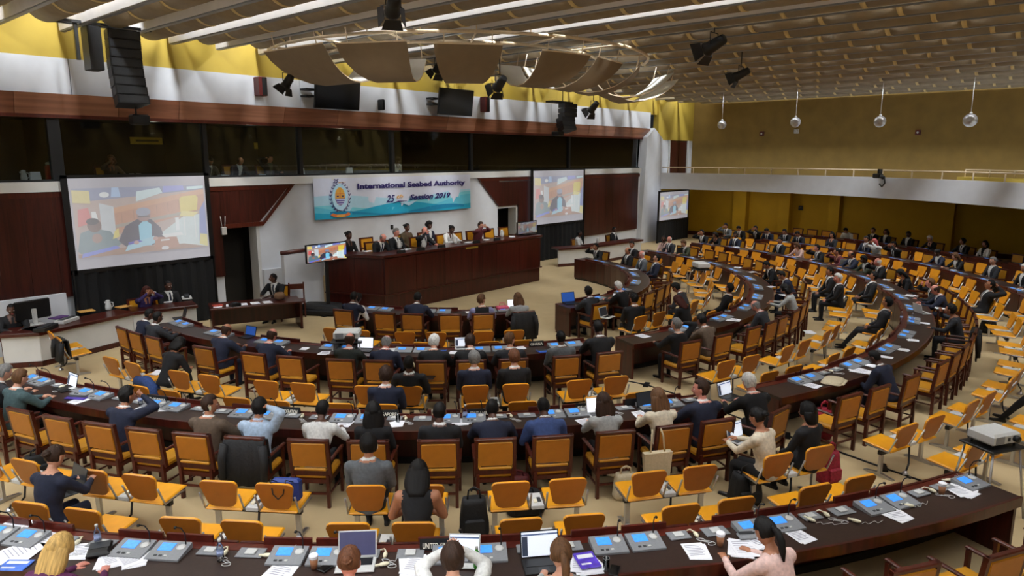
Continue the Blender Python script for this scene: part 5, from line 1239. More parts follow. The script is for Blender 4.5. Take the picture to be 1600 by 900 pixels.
def stage_lamp(lb, loc, target, s=1., door=True):
    d = (Vector(target)-Vector(loc)).normalized()
    t = thing('stage_lamp', lb, 'stage lamp', loc)
    q = d.to_track_quat('Z', 'X').to_matrix().to_4x4() @ Matrix.Scale(s, 4)
    put('housing', MB().lathe([(.06, -.28), (.1, -.26), (.12, -.1), (.13, .12), (.15, .14), (.15, .2)], BLACK, 14), t, mat=q)
    put('lens', MB().lathe([(.13, .17), (.12, .205), (.04, .215)], M('lamp_glass', (70, 90, 100), .1), 14), t, mat=q)
    for k in range(4):
        put('barn_door', MB().prism_y([(-.14, 0), (.14, 0), (.2, .2), (-.2, .2)], 0, .008, BLACK), t, mat=q @ Matrix.Rotation(k*pi/2, 4, 'Z') @ Matrix.Translation((0, .15, .19)) @ Matrix.Rotation(R_(-28), 4, 'X'))
    top = 8.7-loc[2]
    put('yoke', MB().tube([(-.17*s, 0, 0), (-.17*s, 0, .24*s), (.17*s, 0, .24*s), (.17*s, 0, 0)], .012, BLACK, 5).tube([(0, 0, .24*s), (0, 0, top)], .015, BLACK, 5), t)
for (a_, b_), lb, s_ in zip(SPOTS, ('black stage lamp at the very top of the picture above the widest petal', 'black stage lamp hanging between two petals beside the wall monitor', 'large black stage lamp with barn doors under the middle of the ceiling', 'second black stage lamp under the ceiling, lower and farther off', 'small black stage lamp in front of the white band by the wall monitor', 'small black stage lamp under the end of the petal canopy'), (.95, .95, 1.1, .95, .85, .95)):
    stage_lamp(lb, a_, b_, s_)
p = at_y(685, 104, 15.5); stage_lamp('small black stage lamp half hidden by the flat-looking petal', p, (15, 19, 3), .9)
t = thing('gauge', 'x', 'x') if 0 else None
GL = M('silver_globe', (196, 196, 200), .18, .6, scale=6, amt=.25)
for k, (x, y, r) in enumerate(((1128, 195, .2), (1243, 191, .22), (1375, 190, .23), (1516, 188, .25))):
    p = at_x(x, y, 31.5); t = thing('hanging_globe', 'silvery glass globe on a thin rod, %s from the yellow corner' % ordn(k+1), 'globe lamp', p, group='silvery hanging globes')
    put('globe', MB().ball((0, 0, 0), r, GL, 20, 14), t); put('rod', MB().tube([(0, 0, r), (0, 0, 7.5-p.z)], .012, LGREY, 5), t); put('cap', MB().lathe([(.05, r-.02), (.04, r+.05)], LGREY, 8), t)
for x, y0, y1, lb in ((412, 120, 150, 'dark red column speaker beside the small stage lamp'), (762, 151, 175, 'dark red column speaker right of the second wall monitor'), (600, 155, 172, 'thin black bracket on the white band between the monitors')):
    a, b = at_y(x, y0, 18.95), at_y(x, y1, 18.95); w_ = .13 if 'red' in lb else .04
    t = thing('column_speaker' if 'red' in lb else 'wall_bracket', lb, 'loudspeaker' if 'red' in lb else 'bracket', (b.x, 18.95, b.z)); put('case', MB().box(-w_, w_, 0, .27, 0, a.z-b.z, MAROON if 'red' in lb else BLACK, bev=.02), t); put('front_cloth', MB().box(-w_*.2, w_*.9, -.01, 0, .02, a.z-b.z-.02, BLACK), t)
for x, y, c, lb in ((1190, 209, MAROON, 'small red alarm unit on the olive wall near the first globe'), (1434, 207, MAROON, 'small red alarm unit on the olive wall between two globes'), (1244, 205, LGREY, 'small white box on the olive wall under a globe'), (1251, 325, BLACK, 'small dark wall box on the yellow wall under the balcony')):
    p = at_x(x, y, 37.9 if y < 300 else 37.95); t = thing('wall_box', lb, 'wall fitting', p); put('case', MB().box(-.02, .1, -.11, .11, -.12, .12, c, bev=.02), t); put('cover', MB().ball((-.03, 0, 0), (.03, .05, .05), c if c is not MAROON else LGREY, 8, 6), t)
ab = min((abs(proj(polar(18.4, -d*.2, 3.7))[0]-1376), -d*.2) for d in range(20, 300))[1]
t = thing('rail_camera', 'black remote camera clamped on the white balcony front', 'camera', polar(18.3, ab, 3.5), R_(ab+90))
put('body', MB().box(-.1, .2, -.12, .12, .12, .32, BLACK, bev=.03), t); put('lens', MB().tube([(-.1, .0, .2), (-.3, .1, .16)], .08, DGREY, 12), t); put('yoke', MB().tube([(-.32, .05, .2), (-.36, .05, -.06), (-.24, .05, -.22), (-.1, .05, -.1)], .03, BLACK, 6), t); put('clamp', MB().box(.0, .08, -.2, .0, .3, .5, BLACK), t)
p = at_y(348, 353, 19.1); t = thing('wall_antenna', 'white wireless box with two aerials on the dark panelling by the doorway', 'antenna', (p.x, 19.02, p.z-.15)); put('box', MB().box(-.07, .07, 0, .08, -.1, .12, LGREY, bev=.01), t)
for s_ in (-1, 1): put('aerial', MB().tube([(s_*.04, .04, .12), (s_*.07, .04, .42)], .012, LGREY, 5), t)
t = thing('wall_socket', 'small dark socket on the white wall above the podium people', 'socket', at_y(613, 355, 19.15)); put('plate', MB().box(-.05, .05, 0, .04, -.08, .08, BLACK, bev=.01), t)

# interpreters and things in the booths
for (x, hz, pose, sex, hr, hc, sk, top, lb, kw) in ((10.9, 0, 'down', 'm', 'fringe', 'k', 'm', 'navy', 'balding interpreter in navy jacket and white shirt behind the booth glass', dict(tie=None)), (9.95, 0, 'down', 'm', 'short', 'k', 'm', 'char', 'interpreter bent low behind the booth glass', {}), (12.0, 0, 'ear', 'm', 'short', 'k', 'm', 'black', 'interpreter in black with a hand at the ear behind the glass', dict(shirt='green', tie=None)),
    (17.1, 0, 'down', 'f', 'bun', 'k', 'd', 'white', 'interpreter in white top behind the booth glass above the banner', dict(shirt=None, tie=None)), (7.3, 0, 'chin', 'f', 'bob', 'n', 'm', 'brown', 'interpreter with raised hand behind the glass above the big screen', dict(shirt=None, tie=None)), (20.9, 0, 'lap', 'm', 'short', 'k', 'm', 'char', 'interpreter in grey behind the glass near the banner\'s end', {})):
    person((x, 20.75, 3.28), pi, pose, sex, hr, hc, sk, top, lb, scale=.95, **kw)
    o = link('booth_chair', arm_far, None, (x, 20.85, 3.3), pi, category='chair', label='chair under the ' + ' '.join(lb.split()[:9]))
for x_ in (8.2, 11, 14.2, 17.1, 20.6, 25):
    l = bpy.data.lights.new('booth_lamp', 'POINT'); l.energy = 7; l.color = (1, .9, .75); l.shadow_soft_size = .06
    o = bpy.data.objects.new('booth_lamp', l); COL.objects.link(o); o.location = (x_, YF+.75, 5.1)
for (x, y, lb) in ((229, 220, 'yellow sign in the booth above the big screen'), (417, 228, 'yellow sign in the booth near the interpreter in black'), (567, 230, 'yellow sign in the booth above the banner')):
    p = at_y(x, y, YF+2.55); t = thing('booth_sign', lb, 'sign', p); put('plate', MB().box(-.45, .45, 0, .03, -.1, .1, M('sign_yellow', (196, 160, 40), .6), bev=.005), t); put('dark_lines', MB().box(-.3, .34, -.004, 0, -.03, .03, M('sign_ink', (90, 72, 20), .7, scale=60, amt=.6)), t)
t = thing('booth_counter', 'long dark counter inside the booth windows', 'counter'); put('top', MB().box(-6, 32, YF+.5, YF+.95, 3.9, 3.94, BLACK), t)
for k in range(19): put('leg', MB().box(-5+2*k, -4.95+2*k, YF+.6, YF+.9, 3.3, 3.9, BLACK), t)
BIT = (((36, 266), 'jug', 'white jug behind the booth glass at the near end'), ((55, 272), 'card', 'small pale card standing beside the jug in the booth'), ((80, 265), 'red', 'red insulated flask in the booth'), ((205, 266), 'cup', 'pale mug on the booth counter above the big screen'), ((216, 268), 'cup', 'small white cup next to the pale mug'), ((352, 270), 'paper', 'white papers on the booth counter above the doorway'), ((470, 270), 'card', 'white folded sheet on the booth counter by the banner'),
       ((546, 268), 'card', 'white box on the booth counter above the banner'), ((686, 266), 'paper', 'white papers beside the interpreter in white'), ((410, 271), 'paper', 'white sheets on the booth counter before the interpreter in black'), ((868, 264), 'cup', 'tiny white cup in the booth above the tall screen'))
for (x, y), k_, lb in BIT:
    p = at_y(x, y, YF+.68); q = (p.x, YF+.68, 3.942)
    if k_ == 'jug': jug.make(q, 0, lb, None)
    elif k_ == 'red': t = thing('insulated_flask', lb, 'flask', q); put('body', MB().lathe([(.13, 0), (.14, .02), (.13, .33), (.1, .36)], M('red_enamel', (190, 28, 30), .35), 16), t); put('lid', MB().lathe([(.11, .36), (.11, .42), (.05, .44)], LGREY, 14), t)
    elif k_ == 'cup': t = thing('mug', lb, 'mug', q); put('body', MB().lathe([(.05, 0), (.06, .12), (.055, .12), (.045, .02)], LGREY, 12), t); put('handle', MB().tube([(.055, 0, .1), (.09, 0, .08), (.055, 0, .03)], .008, LGREY, 5), t)
    else: o = link('booth_paper', MB().prism_y([(-.12, 0), (.12, 0), (.1, .2 if k_ == 'card' else .03), (-.1, .2 if k_ == 'card' else .05)], -.03, .04, PAPER).mesh('booth_paper'), None, q, label=lb, category='paper')

# ------------------------------------------------------------------ things on the desks
def ringrot(p): return math.atan2(p.y-CY, p.x-CX) + pi/2
def laptop(lb, p, rz, w_=.33, d=.23, case=LGREY, pic='doc', op=105, z=None):
    t = thing('laptop', lb, 'laptop', p, rz)
    put('base', MB().box(-w_/2, w_/2, -d/2, d/2, 0, .016, case, bev=.006), t, mat=Matrix.Translation((0, 0, .002)))
    put('keyboard', MB().box(-w_/2+.03, w_/2-.03, -.02, d/2-.02, .018, .021, BLACK), t); put('touchpad', MB().box(-.05, .05, -d/2+.015, -.035, .018, .0195, DGREY if case is BLACK else LGREY), t)
    T = Matrix.Translation((0, d/2, .018)) @ Matrix.Rotation(R_(90-op), 4, 'X')
    lid = put('lid', MB().box(-w_/2, w_/2, 0, .008, 0, d, case, bev=.003), t, mat=T)
    scm = {'doc': ((225, 232, 245), .75), 'white': ((238, 240, 250), .95), 'dark': ((70, 72, 104), .35), 'blue': ((36, 80, 160), .6), 'off': ((50, 54, 60), .05), 'violet': ((130, 120, 190), .5)}[pic]
    s = M('laptop_light_' + pic, scm[0], .3, scale=12, amt=.06, emit=scm[1])
    put('display', MB().box(-w_/2+.012, w_/2-.012, -.001, .0, .014, d-.012, s), lid, mat=None)
    if pic in ('doc',):
        put('window_bar', MB().box(-w_/2+.012, w_/2-.012, -.0018, -.001, d-.045, d-.03, M('laptop_bar', (90, 110, 150), .3, emit=.3)), lid); put('side_pane', MB().box(-w_/2+.015, -w_/2+.07, -.0018, -.001, .02, d-.05, M('laptop_bar2', (60, 70, 90), .3, emit=.2)), lid)
    return t
for (x, y, z, rot, case, pic, w_, lb) in (
    (556, 884, .755, 4, LGREY, 'dark', .36, 'open silver laptop with dark screen before the auburn-bun woman'), (724, 880, .755, -6, LGREY, 'doc', .3, 'open silver laptop half hidden by the man in white'), (848, 885, .755, 2, BLACK, 'doc', .37, 'open black laptop showing a document on the nearest desk'),
    (100, 608, .755, -8, BLACK, 'doc', .33, 'open laptop before the man in sage-grey suit'), (938, 650, .755, 3, LGREY, 'white', .33, 'silver laptop with bright white screen on the third desk row'), (1143, 622, .755, 12, BLACK, 'doc', .33, 'black laptop between the navy and the white-haired man'), (1017, 640, .755, 8, BLACK, 'off', .33, 'open black laptop seen before the fair-haired woman'),
    (568, 548, .755, 3, BLACK, 'white', .33, 'laptop with white screen before the balding man in dark green'), (722, 545, .755, 3, LGREY, 'doc', .28, 'grey tablet computer before the brown-haired man'), (892, 474, .755, -12, BLACK, 'blue', .38, 'black laptop with blue screen at the near end of the innermost desk'), (806, 484, .755, 4, BLACK, 'white', .34, 'laptop with white screen beside the fair woman'),
    (983, 455, .755, 25, BLACK, 'violet', .33, 'laptop with violet screen before the white-haired man reaching forward'), (1442, 489, .755, 30, LGREY, 'off', .33, 'grey laptop on the third row near the bald man in glasses'), (279, 498, .755, -10, BLACK, 'off', .33, 'black laptop before the man in charcoal suit at the second row\'s end'), (385, 527, .755, 0, BLACK, 'blue', .3, 'small laptop with blue screen between two men in navy'),
    (103, 768, .64, -22, DGREY, 'off', .36, 'dark laptop on the lap of the woman in navy blazer'), (1160, 690, .63, 15, LGREY, 'doc', .33, 'laptop on the lap of the woman in cream jacket'), (665, 590, .66, -10, BLACK, 'violet', .33, 'laptop glowing on the knee of the man in khaki trousers'), (950, 496, .66, 15, LGREY, 'off', .33, 'silver laptop on a lap behind the innermost desk'),
    (1320, 414, .755, 60, LGREY, 'violet', .33, 'laptop with lit lid before the bald man in navy suit'), (1303, 409, .755, 60, DGREY, 'off', .33, 'grey laptop beside the lit laptop'), (1063, 395, .755, 60, DGREY, 'violet', .33, 'violet-lit laptop before the woman in green-grey jacket')):
    p = at_z(x, y, z); p.z = z if z != .755 else .753
    laptop(lb, p, ringrot(p) + R_(rot), w_, w_*.68, case, pic)
PAP = [(15, 828, .42, 'open white folder with pen beside the blonde woman', 12), (60, 848, .35, 'white papers under the console by the blonde woman', 5), (28, 866, .4, 'large white sheet with black strip on the nearest desk', -8), (128, 862, .3, 'white sheet partly behind the blonde woman', 10), (176, 874, .34, 'white pad with black cover beside the plum sleeve', 32),
 (211, 876, .28, 'two white leaflets on the nearest desk', 30), (441, 892, .34, 'printed white sheet at the picture\'s lower edge', -6), (648, 885, .36, 'loose white pages before the man in white shirt', 2), (918, 884, .32, 'thick pile of white paper under a violet booklet', 4), (1090, 862, .3, 'blue-bordered printed sheet on the nearest desk', -12), (1160, 858, .34, 'cream notebook under the writing hand', -25), (1192, 848, .26, 'white papers beside the grey case', -10), (1252, 838, .26, 'white sheet beyond the woman in pale pink', 12), (1400, 805, .3, 'white printed sheet in the middle of the empty desk stretch', 8), (1505, 768, .3, 'white printed sheet near the desk\'s far end', 8),
 (124, 626, .3, 'white papers beside the purple folder', 0), (222, 640, .3, 'grey closed folder before the chin-resting man', 5), (262, 638, .28, 'fanned white papers next to the grey folder', 25), (540, 662, .26, 'white sheet beside the lace-knit woman', -8), (620, 663, .22, 'white leaflets with black phone on top', 14), (722, 660, .24, 'brown and white papers beside the water bottle', 6), (916, 660, .28, 'white pages with a phone beside the bright laptop', 6), (1001, 648, .26, 'white papers beside the woman in grey check', 0), (395, 640, .24, 'white papers before the man in pale blue shirt', 5),
 (1268, 602, .3, 'stack of white papers at the near end of the balcony-side third row', 12), (1346, 580, .36, 'wide spread of white papers on the third row', 10), (1364, 572, .2, 'open white notebook on the spread papers', 10), (1386, 558, .22, 'white sheet behind the open notebook', 8), (1412, 547, .22, 'white page before the man looking down', 0), (1428, 532, .2, 'white page beyond the man looking down', 5), (1445, 505, .22, 'white pages beside the slumped woman', 0), (1470, 482, .24, 'white sheet before the bald man in glasses', 0),
 (435, 544, .2, 'white papers on the second row next to the first console pair', 0), (476, 545, .2, 'white sheet under the second console', 4), (506, 552, .24, 'white pages at the elbow of the balding man in green', 6), (616, 548, .26, 'open white book before the balding grey man', 0), (709, 551, .2, 'small white sheet before the brown-haired man in black', 0), (814, 544, .2, 'propped white page near a blue folder', 20), (780, 548, .18, 'little pile of white notes between two men', 0), (733, 488, .2, 'white sheet before the man in waistcoat', 0), (970, 461, .4, 'big white document spread on the innermost row', 20), (990, 421, .3, 'open white book before the white-haired man in grey', 10), (1005, 525, .3, 'open white magazine at the near end of the second row, balcony side', 8), (1146, 500, .34, 'large open white pages before the bald man in dark grey', 15),
 (1160, 483, .2, 'white notes on the second row by the purple leaflet', 30), (1175, 425, .3, 'pile of white boxes and papers on the far stretch', 20), (1153, 418, .26, 'white papers on the second row near the projector', 40), (1225, 461, .2, 'white papers before the woman with grey sleeves', 40), (1205, 448, .25, 'white sheets before the man bent over papers', 40), (1390, 452, .28, 'pile of white paper at the bend of the third row', 50), (1424, 462, .3, 'white sheet before the brown-haired man', 50), (1385, 437, .26, 'crumpled white papers on the third row bend', 50), (1080, 402, .25, 'white papers on the second row\'s far end', 60), (1240, 403, .2, 'white papers before the woman in pink', 60), (1270, 405, .2, 'white papers before the man lifting a sheet', 60), (1490, 422, .2, 'white papers before the fair woman in black', 60), (1590, 452, .3, 'wide white sheet at the frame edge, fourth row', 60), (1150, 386, .3, 'fanned white papers on the far third row', 60), (1310, 389, .2, 'white papers on the fourth row by the woman in grey', 60), (1225, 378, .2, 'white papers on the fourth row under the yellow wall', 60), (1445, 416, .22, 'white papers before the woman in dark blue', 60)]
for i, (x, y, s_, lb, rot) in enumerate(PAP):
    p = at_z(x, y, .755); rz = ringrot(p) + R_(rot); p.z = .754
    t = thing('paper_sheet', lb, 'paper', p, rz)
    n_ = 2 + i % 3
    for k in range(n_): put('sheet', MB().box(-s_*.36, s_*.36, -s_*.46, s_*.46, 0, .002, PAPER), t, mat=Matrix.Translation((.012*k*((-1)**k), .01*k, .0025*k)) @ Matrix.Rotation(R_(7*k*(-1)**(k+i)), 4, 'Z'))
    if s_ > .23: 
        m = MB()
        for k in range(7): m.box(-s_*.28, s_*(.28-.1*((k*3) % 4)/3), s_*(.3-.09*k), s_*(.3-.09*k)+.008, .0025*n_, .0025*n_+.0006, PRINT)
        o = put('print_lines', m, t, mat=Matrix.Translation((.012*(n_-1)*((-1)**(n_-1)), .01*(n_-1), 0)) @ Matrix.Rotation(R_(7*(n_-1)*(-1)**(n_-1+i)), 4, 'Z')); o['kind'] = 'stuff'
BLUEC = M('booklet_blue', (70, 110, 200), .4, scale=14, amt=.25); VIOC = M('booklet_violet', (86, 60, 190), .35, scale=18, amt=.35); PURC = M('folder_purple', (66, 44, 150), .5, scale=14, amt=.2)
for (x, y, z, w_, d_, h_, mt, rot, nm, cat, lb) in (
    (24, 884, .755, .26, .18, .01, BLUEC, 10, 'booklet', 'booklet', 'pale blue booklet at the lower left picture corner'), (917, 876, .775, .2, .26, .012, VIOC, 6, 'booklet', 'booklet', 'glossy violet booklet on the pile of white paper'), (121, 622, .757, .34, .16, .02, PURC, 16, 'folder', 'folder', 'purple folder beside the laptop of the man in sage-grey'),
    (850, 549, .757, .26, .2, .02, M('folder_blue', (36, 84, 180), .4), 8, 'folder', 'folder', 'bright blue folder on the second desk row'), (688, 548, .757, .24, .14, .015, M('folder_blue', (36, 84, 180), .4), 0, 'folder', 'folder', 'thin blue folder near the white-haired man in black'), (1166, 841, .757, .17, .1, .05, GREY, -8, 'spectacle_case', 'case', 'grey case above the cream notebook'),
    (156, 862, .757, .2, .24, .05, BLACK, 30, 'leather_pouch', 'pouch', 'black leather pouch beside the blonde woman'), (511, 886, .757, .1, .17, .012, BLACK, -30, 'mobile_phone', 'phone', 'black phone beside the paper coffee cup'), (960, 892, .757, .09, .17, .012, BLACK, -25, 'mobile_phone', 'phone', 'black phone beside the drinking glass'), (757, 892, .757, .08, .1, .035, BLACK, 0, 'computer_mouse', 'mouse', 'black mouse below the green bottle'),
    (330, 590, .66, .2, .28, .03, BLACK, 10, 'handbag', 'bag', 'black handbag on the lap of the woman in black dress'), (785, 484, .757, .3, .18, .1, M('pink_leather', (226, 90, 120), .5), 5, 'pink_bag', 'bag', 'bright pink bag on the innermost desk'), (1137, 487, .757, .2, .14, .03, GREY, 20, 'folder', 'folder', 'grey folder on the second row, balcony side')):
    p = at_z(x, y, z); rz = ringrot(p) + R_(rot); t = thing(nm, lb, cat, p, rz); put('body', MB().box(-w_/2, w_/2, -d_/2, d_/2, 0, h_, mt, bev=min(h_*.4, .02)), t)
    if nm == 'booklet': put('cover_print', MB().box(-w_*.38, w_*.38, d_*.1, d_*.34, h_, h_+.001, PAPER).box(-w_*.38, w_*.1, -d_*.3, -d_*.2, h_, h_+.001, PAPER), t)
    elif nm == 'mobile_phone': put('phone_screen', MB().box(-w_*.42, w_*.42, -d_*.44, d_*.44, h_, h_+.001, M('dark_screen', (6, 6, 8), .12)), t)
    elif 'bag' in nm: put('handle', MB().tube([(-w_*.25, 0, h_), (-w_*.2, .03, h_+.07), (w_*.2, .03, h_+.07), (w_*.25, 0, h_)], .008, mt, 6), t)
    else: put('flap', MB().box(-w_*.45, w_*.45, -d_*.1, d_*.42, h_, h_+.003, DGREY), t)
CLEARB = glassmat('clear_plastic', (.93, .96, .98), .03, 1.4); GREENB = M('green_drink', (60, 140, 40), .2, scale=20, amt=.2); KRAFT = M('coffee_sleeve', (150, 100, 66), .7, scale=30, amt=.1)
for (x, y, k_, lb) in ((154, 848, 'w', 'clear water bottle with white cap by the blonde woman'), (345, 872, 'w', 'clear water bottle standing between two console pairs on the nearest desk'), (745, 884, 'g', 'green drink bottle with white cap beside the man in white'), (220, 628, 'w', 'water bottle before the chin-resting man'), (727, 651, 'w', 'water bottle between two shaven-headed men'),
    (491, 884, 'c', 'paper coffee cup near the auburn-bun woman'), (1125, 848, 'c', 'paper coffee cup beside the blue-bordered sheet'), (1471, 768, 'c', 'paper coffee cup near the far desk end'), (947, 886, 'v', 'empty drinking glass beside the violet booklet'), (622, 656, 'v', 'tall drinking glass before the long-haired woman'), (1408, 497, 'w', 'water bottle on the third row near the grey laptop'), (1425, 500, 'w', 'clear bottle beside the slumped woman')):
    p = at_z(x, y+4, .755); p.z = .754
    if k_ in 'wg':
        t = thing('drink_bottle', lb, 'bottle', p); mt = CLEARB if k_ == 'w' else GREENB
        put('body', MB().lathe([(.028, 0), (.032, .01), (.031, .13), (.026, .16), (.014, .185), (.013, .2)], mt, 14), t); put('cap', MB().lathe([(.015, .2), (.015, .222), (.012, .224)], LGREY, 10), t); put('label_band', MB().lathe([(.0325, .06), (.0325, .11)], M('bottle_label', (150, 165, 205), .5, scale=60, amt=.3) if k_ == 'w' else M('bottle_label_y', (200, 190, 70), .5), 14), t)
    elif k_ == 'c':
        t = thing('coffee_cup', lb, 'cup', p); put('body', MB().lathe([(.028, 0), (.04, .105)], KRAFT, 16), t); put('upper_cup', MB().lathe([(.0395, .1), (.041, .125)], PAPER, 16), t); put('lid', MB().lathe([(.044, .125), (.044, .133), (.038, .142), (.03, .143)], PAPER, 16), t)
    else:
        t = thing('drinking_glass', lb, 'glass', p); put('body', MB().lathe([(.028, 0), (.032, .12), (.03, .12), (.026, .006)], CLEARB, 16), t); put('rim', MB().tube([(.031*cos(2*pi*j/16), .031*sin(2*pi*j/16), .12) for j in range(17)], .0012, LGREY, 4), t)
HS = Proto('handset', 'handset'); HS.part('body', MB().ball((0, 0, .02), (.024, .055, .018), CREAM, 10, 7)); HS.part('clip', MB().box(-.01, .01, .04, .08, .01, .03, CREAM, bev=.004))
_c = [(.0+.03*sin(k*.9)+.012*k, .06+.012*k*.9, .006) for k in range(16)]; HS.part('cord', MB().tube([(p_[0], -p_[1], p_[2]) for p_ in _c], .003, LGREY, 4))
for k, (x, y) in enumerate(((1267, 814), (1337, 816), (1420, 792), (1482, 752), (100, 868), (418, 870), (600, 884))):
    p = at_z(x, y, .755); p.z = .754; HS.make(p, ringrot(p) + R_(20+15*k), 'cream corded earpiece on the nearest desk, ' + ('%s counted back from the desk\'s far end' % ordn([4, 3, 2, 1, 7, 6, 5][k])), 'cream earpieces')
# country plates
for (x, y, txt, lb, wd) in ((915, 640, 'SPAIN', 'black plate lettered SPAIN beside the bright laptop', .3), (447, 645, 'RUSSIAN FEDERATION', 'black plate lettered RUSSIAN FEDERATION by the pale blue shirt', .46), (250, 626, 'REP. OF KOREA', 'black plate lettered REP. OF KOREA on the third row', .4), (605, 648, 'SINGAPORE', 'black plate lettered SINGAPORE behind the tall glass', .36), (752, 648, 'SOUTH AFRICA', 'black plate lettered SOUTH AFRICA by the water bottle', .38), (838, 540, 'GHANA', 'black plate lettered GHANA on the second row', .3), (690, 858, 'UNITED KINGDOM', 'black plate lettered UNITED KINGDOM by the man in white', .42), (995, 636, 'SRI LANKA', 'dark plate beside the woman in grey check', .3)):
    p = at_z(x, y, .76); p.z = .7535
    r = math.hypot(p.x-CX, p.y-CY); rg = min(R0, key=lambda q: abs(R0[q]+.07-r)); a = math.degrees(math.atan2(p.y-CY, p.x-CX)); p = polar(R0[rg]+.085, a, .7535)
    nameboard(p, R_(a+90), txt if 'dark plate' not in lb else None, lb, wd, .085)

# ------------------------------------------------------------------ bags, coats, projectors and cables on the floor
NYL = M('black_nylon', (16, 16, 19), .7, scale=30, amt=.3, bump=.5); CANV = M('cream_canvas', (200, 186, 156), .85, scale=40, amt=.08, bump=.3)
def sack(lb, nm, p, rz, sz, mt, z=0., straps=True, squash=.25):
    """soft bag: a rounded, sagging body with pocket, flap and carrying straps"""
    w_, d_, h_ = sz; t = thing(nm, lb, 'bag', (p[0], p[1], z), rz); m = MB(); vs = []; n = 20; rows = 8
    for j in range(rows+1):
        u = j/rows; k_ = (1 - squash*u**2)*(1 if 0 < j else .85)
        for i in range(n):
            a = 2*pi*i/n; ca, sa = cos(a), sin(a); e = .5
            vs.append((w_/2*k_*abs(ca)**e*(1 if ca > 0 else -1)*(1+.03*sin(a*5+j)), d_/2*k_*abs(sa)**e*(1 if sa > 0 else -1)*(1+.05*sin(a*3+j*1.3)), h_*u))
    fs = [(j*n+i, j*n+(i+1) % n, (j+1)*n+(i+1) % n, (j+1)*n+i) for j in range(rows) for i in range(n)] + [tuple(range(n))[::-1], tuple(rows*n+i for i in range(n))]
    m.add(vs, fs, mt, None, True); put('body', m, t); put('pocket', MB().box(-w_*.32, w_*.32, -d_*.5-.03, -d_*.42, h_*.12, h_*.55, mt, bev=.025), t)
    if straps:
        for s_ in (-1, 1): put('strap', MB().tube([(s_*w_*.22, -d_*.1, h_*.97), (s_*w_*.18, -d_*.12, h_*1.22), (s_*w_*.02, -d_*.12, h_*1.3), (-s_*w_*.1, -d_*.1, h_*1.2)], .012, mt, 6), t)
    return t
sack('black upright briefcase bag standing on the carpet between two twin seats', 'briefcase', at_z(741, 838), R_(-40), (.36, .2, .5), NYL)
sack('black backpack slumped behind the cream-jacket woman', 'backpack', at_z(1163, 785), R_(-40), (.42, .3, .42), NYL)
sack('red and black backpack on the carpet by the woman in black', 'backpack', at_z(1292, 752), R_(-30), (.3, .26, .46), M('red_nylon', (150, 26, 50), .7, scale=30, amt=.3, bump=.4))
sack('red and black bag under the armchairs below the bright blue suit', 'travel_bag', at_z(806, 775), R_(-40), (.45, .25, .3), M('dark_red_nylon', (90, 24, 26), .7, scale=30, amt=.4))
sack('cream canvas bag on the carpet beside the hanging tote', 'canvas_bag', at_z(976, 778), R_(-40), (.34, .16, .36), CANV)
p = polar(RB['B']+.1, ang_px(1021, RB['B'], .6), 0); t = thing('tote_bag', 'cream tote bag hanging on an armchair back in the third row', 'bag', (p.x, p.y, .28), ringrot(p))
put('body', MB().prism_y([(-.17, 0), (.17, 0), (.2, .38), (-.2, .38)], -.06, .03, CANV), t)
for s_ in (-.1, .1): put('strap', MB().tube([(s_, -.02, .38), (s_*.8, .0, .6), (s_*.6, .04, .68)], .012, CANV, 5), t)
sack('black bag hanging low beside the first twin seats of the picture edge', 'shoulder_bag', at_z(60, 740), 0, (.34, .2, .3), NYL)
sack('large black heap of bags on the carpet before the white stair wall', 'bag_heap', at_z(505, 490), R_(-60), (1.5, .7, .3), NYL, straps=False)
sack('black bag under the third-row seats by the carpet aisle', 'shoulder_bag', at_z(820, 800), R_(-40), (.5, .3, .28), NYL)
sack('black handbag on the carpet near the far right twin seats', 'shoulder_bag', at_z(1543, 520), R_(-80), (.4, .25, .32), NYL)
p = at_z(1302, 596, .76); t = sack('flat beige tote bag lying on the third desk, balcony side', 'tote_bag', p, ringrot(p)+R_(20), (.5, .34, .05), CANV, z=.755, straps=False)
p = polar(14.0, ang_px(1345, 13.9, .6, -112, -95) if 0 else -108.9); sack('crimson rucksack leaning under the third desk near the tote bag', 'backpack', polar(13.3, -109.2), R_(-30), (.34, .24, .5), M('crimson_nylon', (150, 20, 48), .7, scale=30, amt=.3), z=.3 if 0 else 0.0)
p = at_z(432, 770, .7); t = thing('blue_handbag', 'blue handbag with black handles hooked on a shell seat back', 'bag', polar(14.72, -143.2, .5), R_(-143.2+90))
put('body', MB().box(-.17, .17, .05, .15, .0, .28, M('blue_leather', (36, 58, 130), .5), bev=.03), t); put('handle', MB().tube([(-.1, .05, .26), (-.09, -.12, .36), (-.06, -.15, .2), (.0, -.155, .14), (.06, -.15, .2), (.09, -.12, .36), (.1, .05, .26)], .008, BLACK, 5), t)
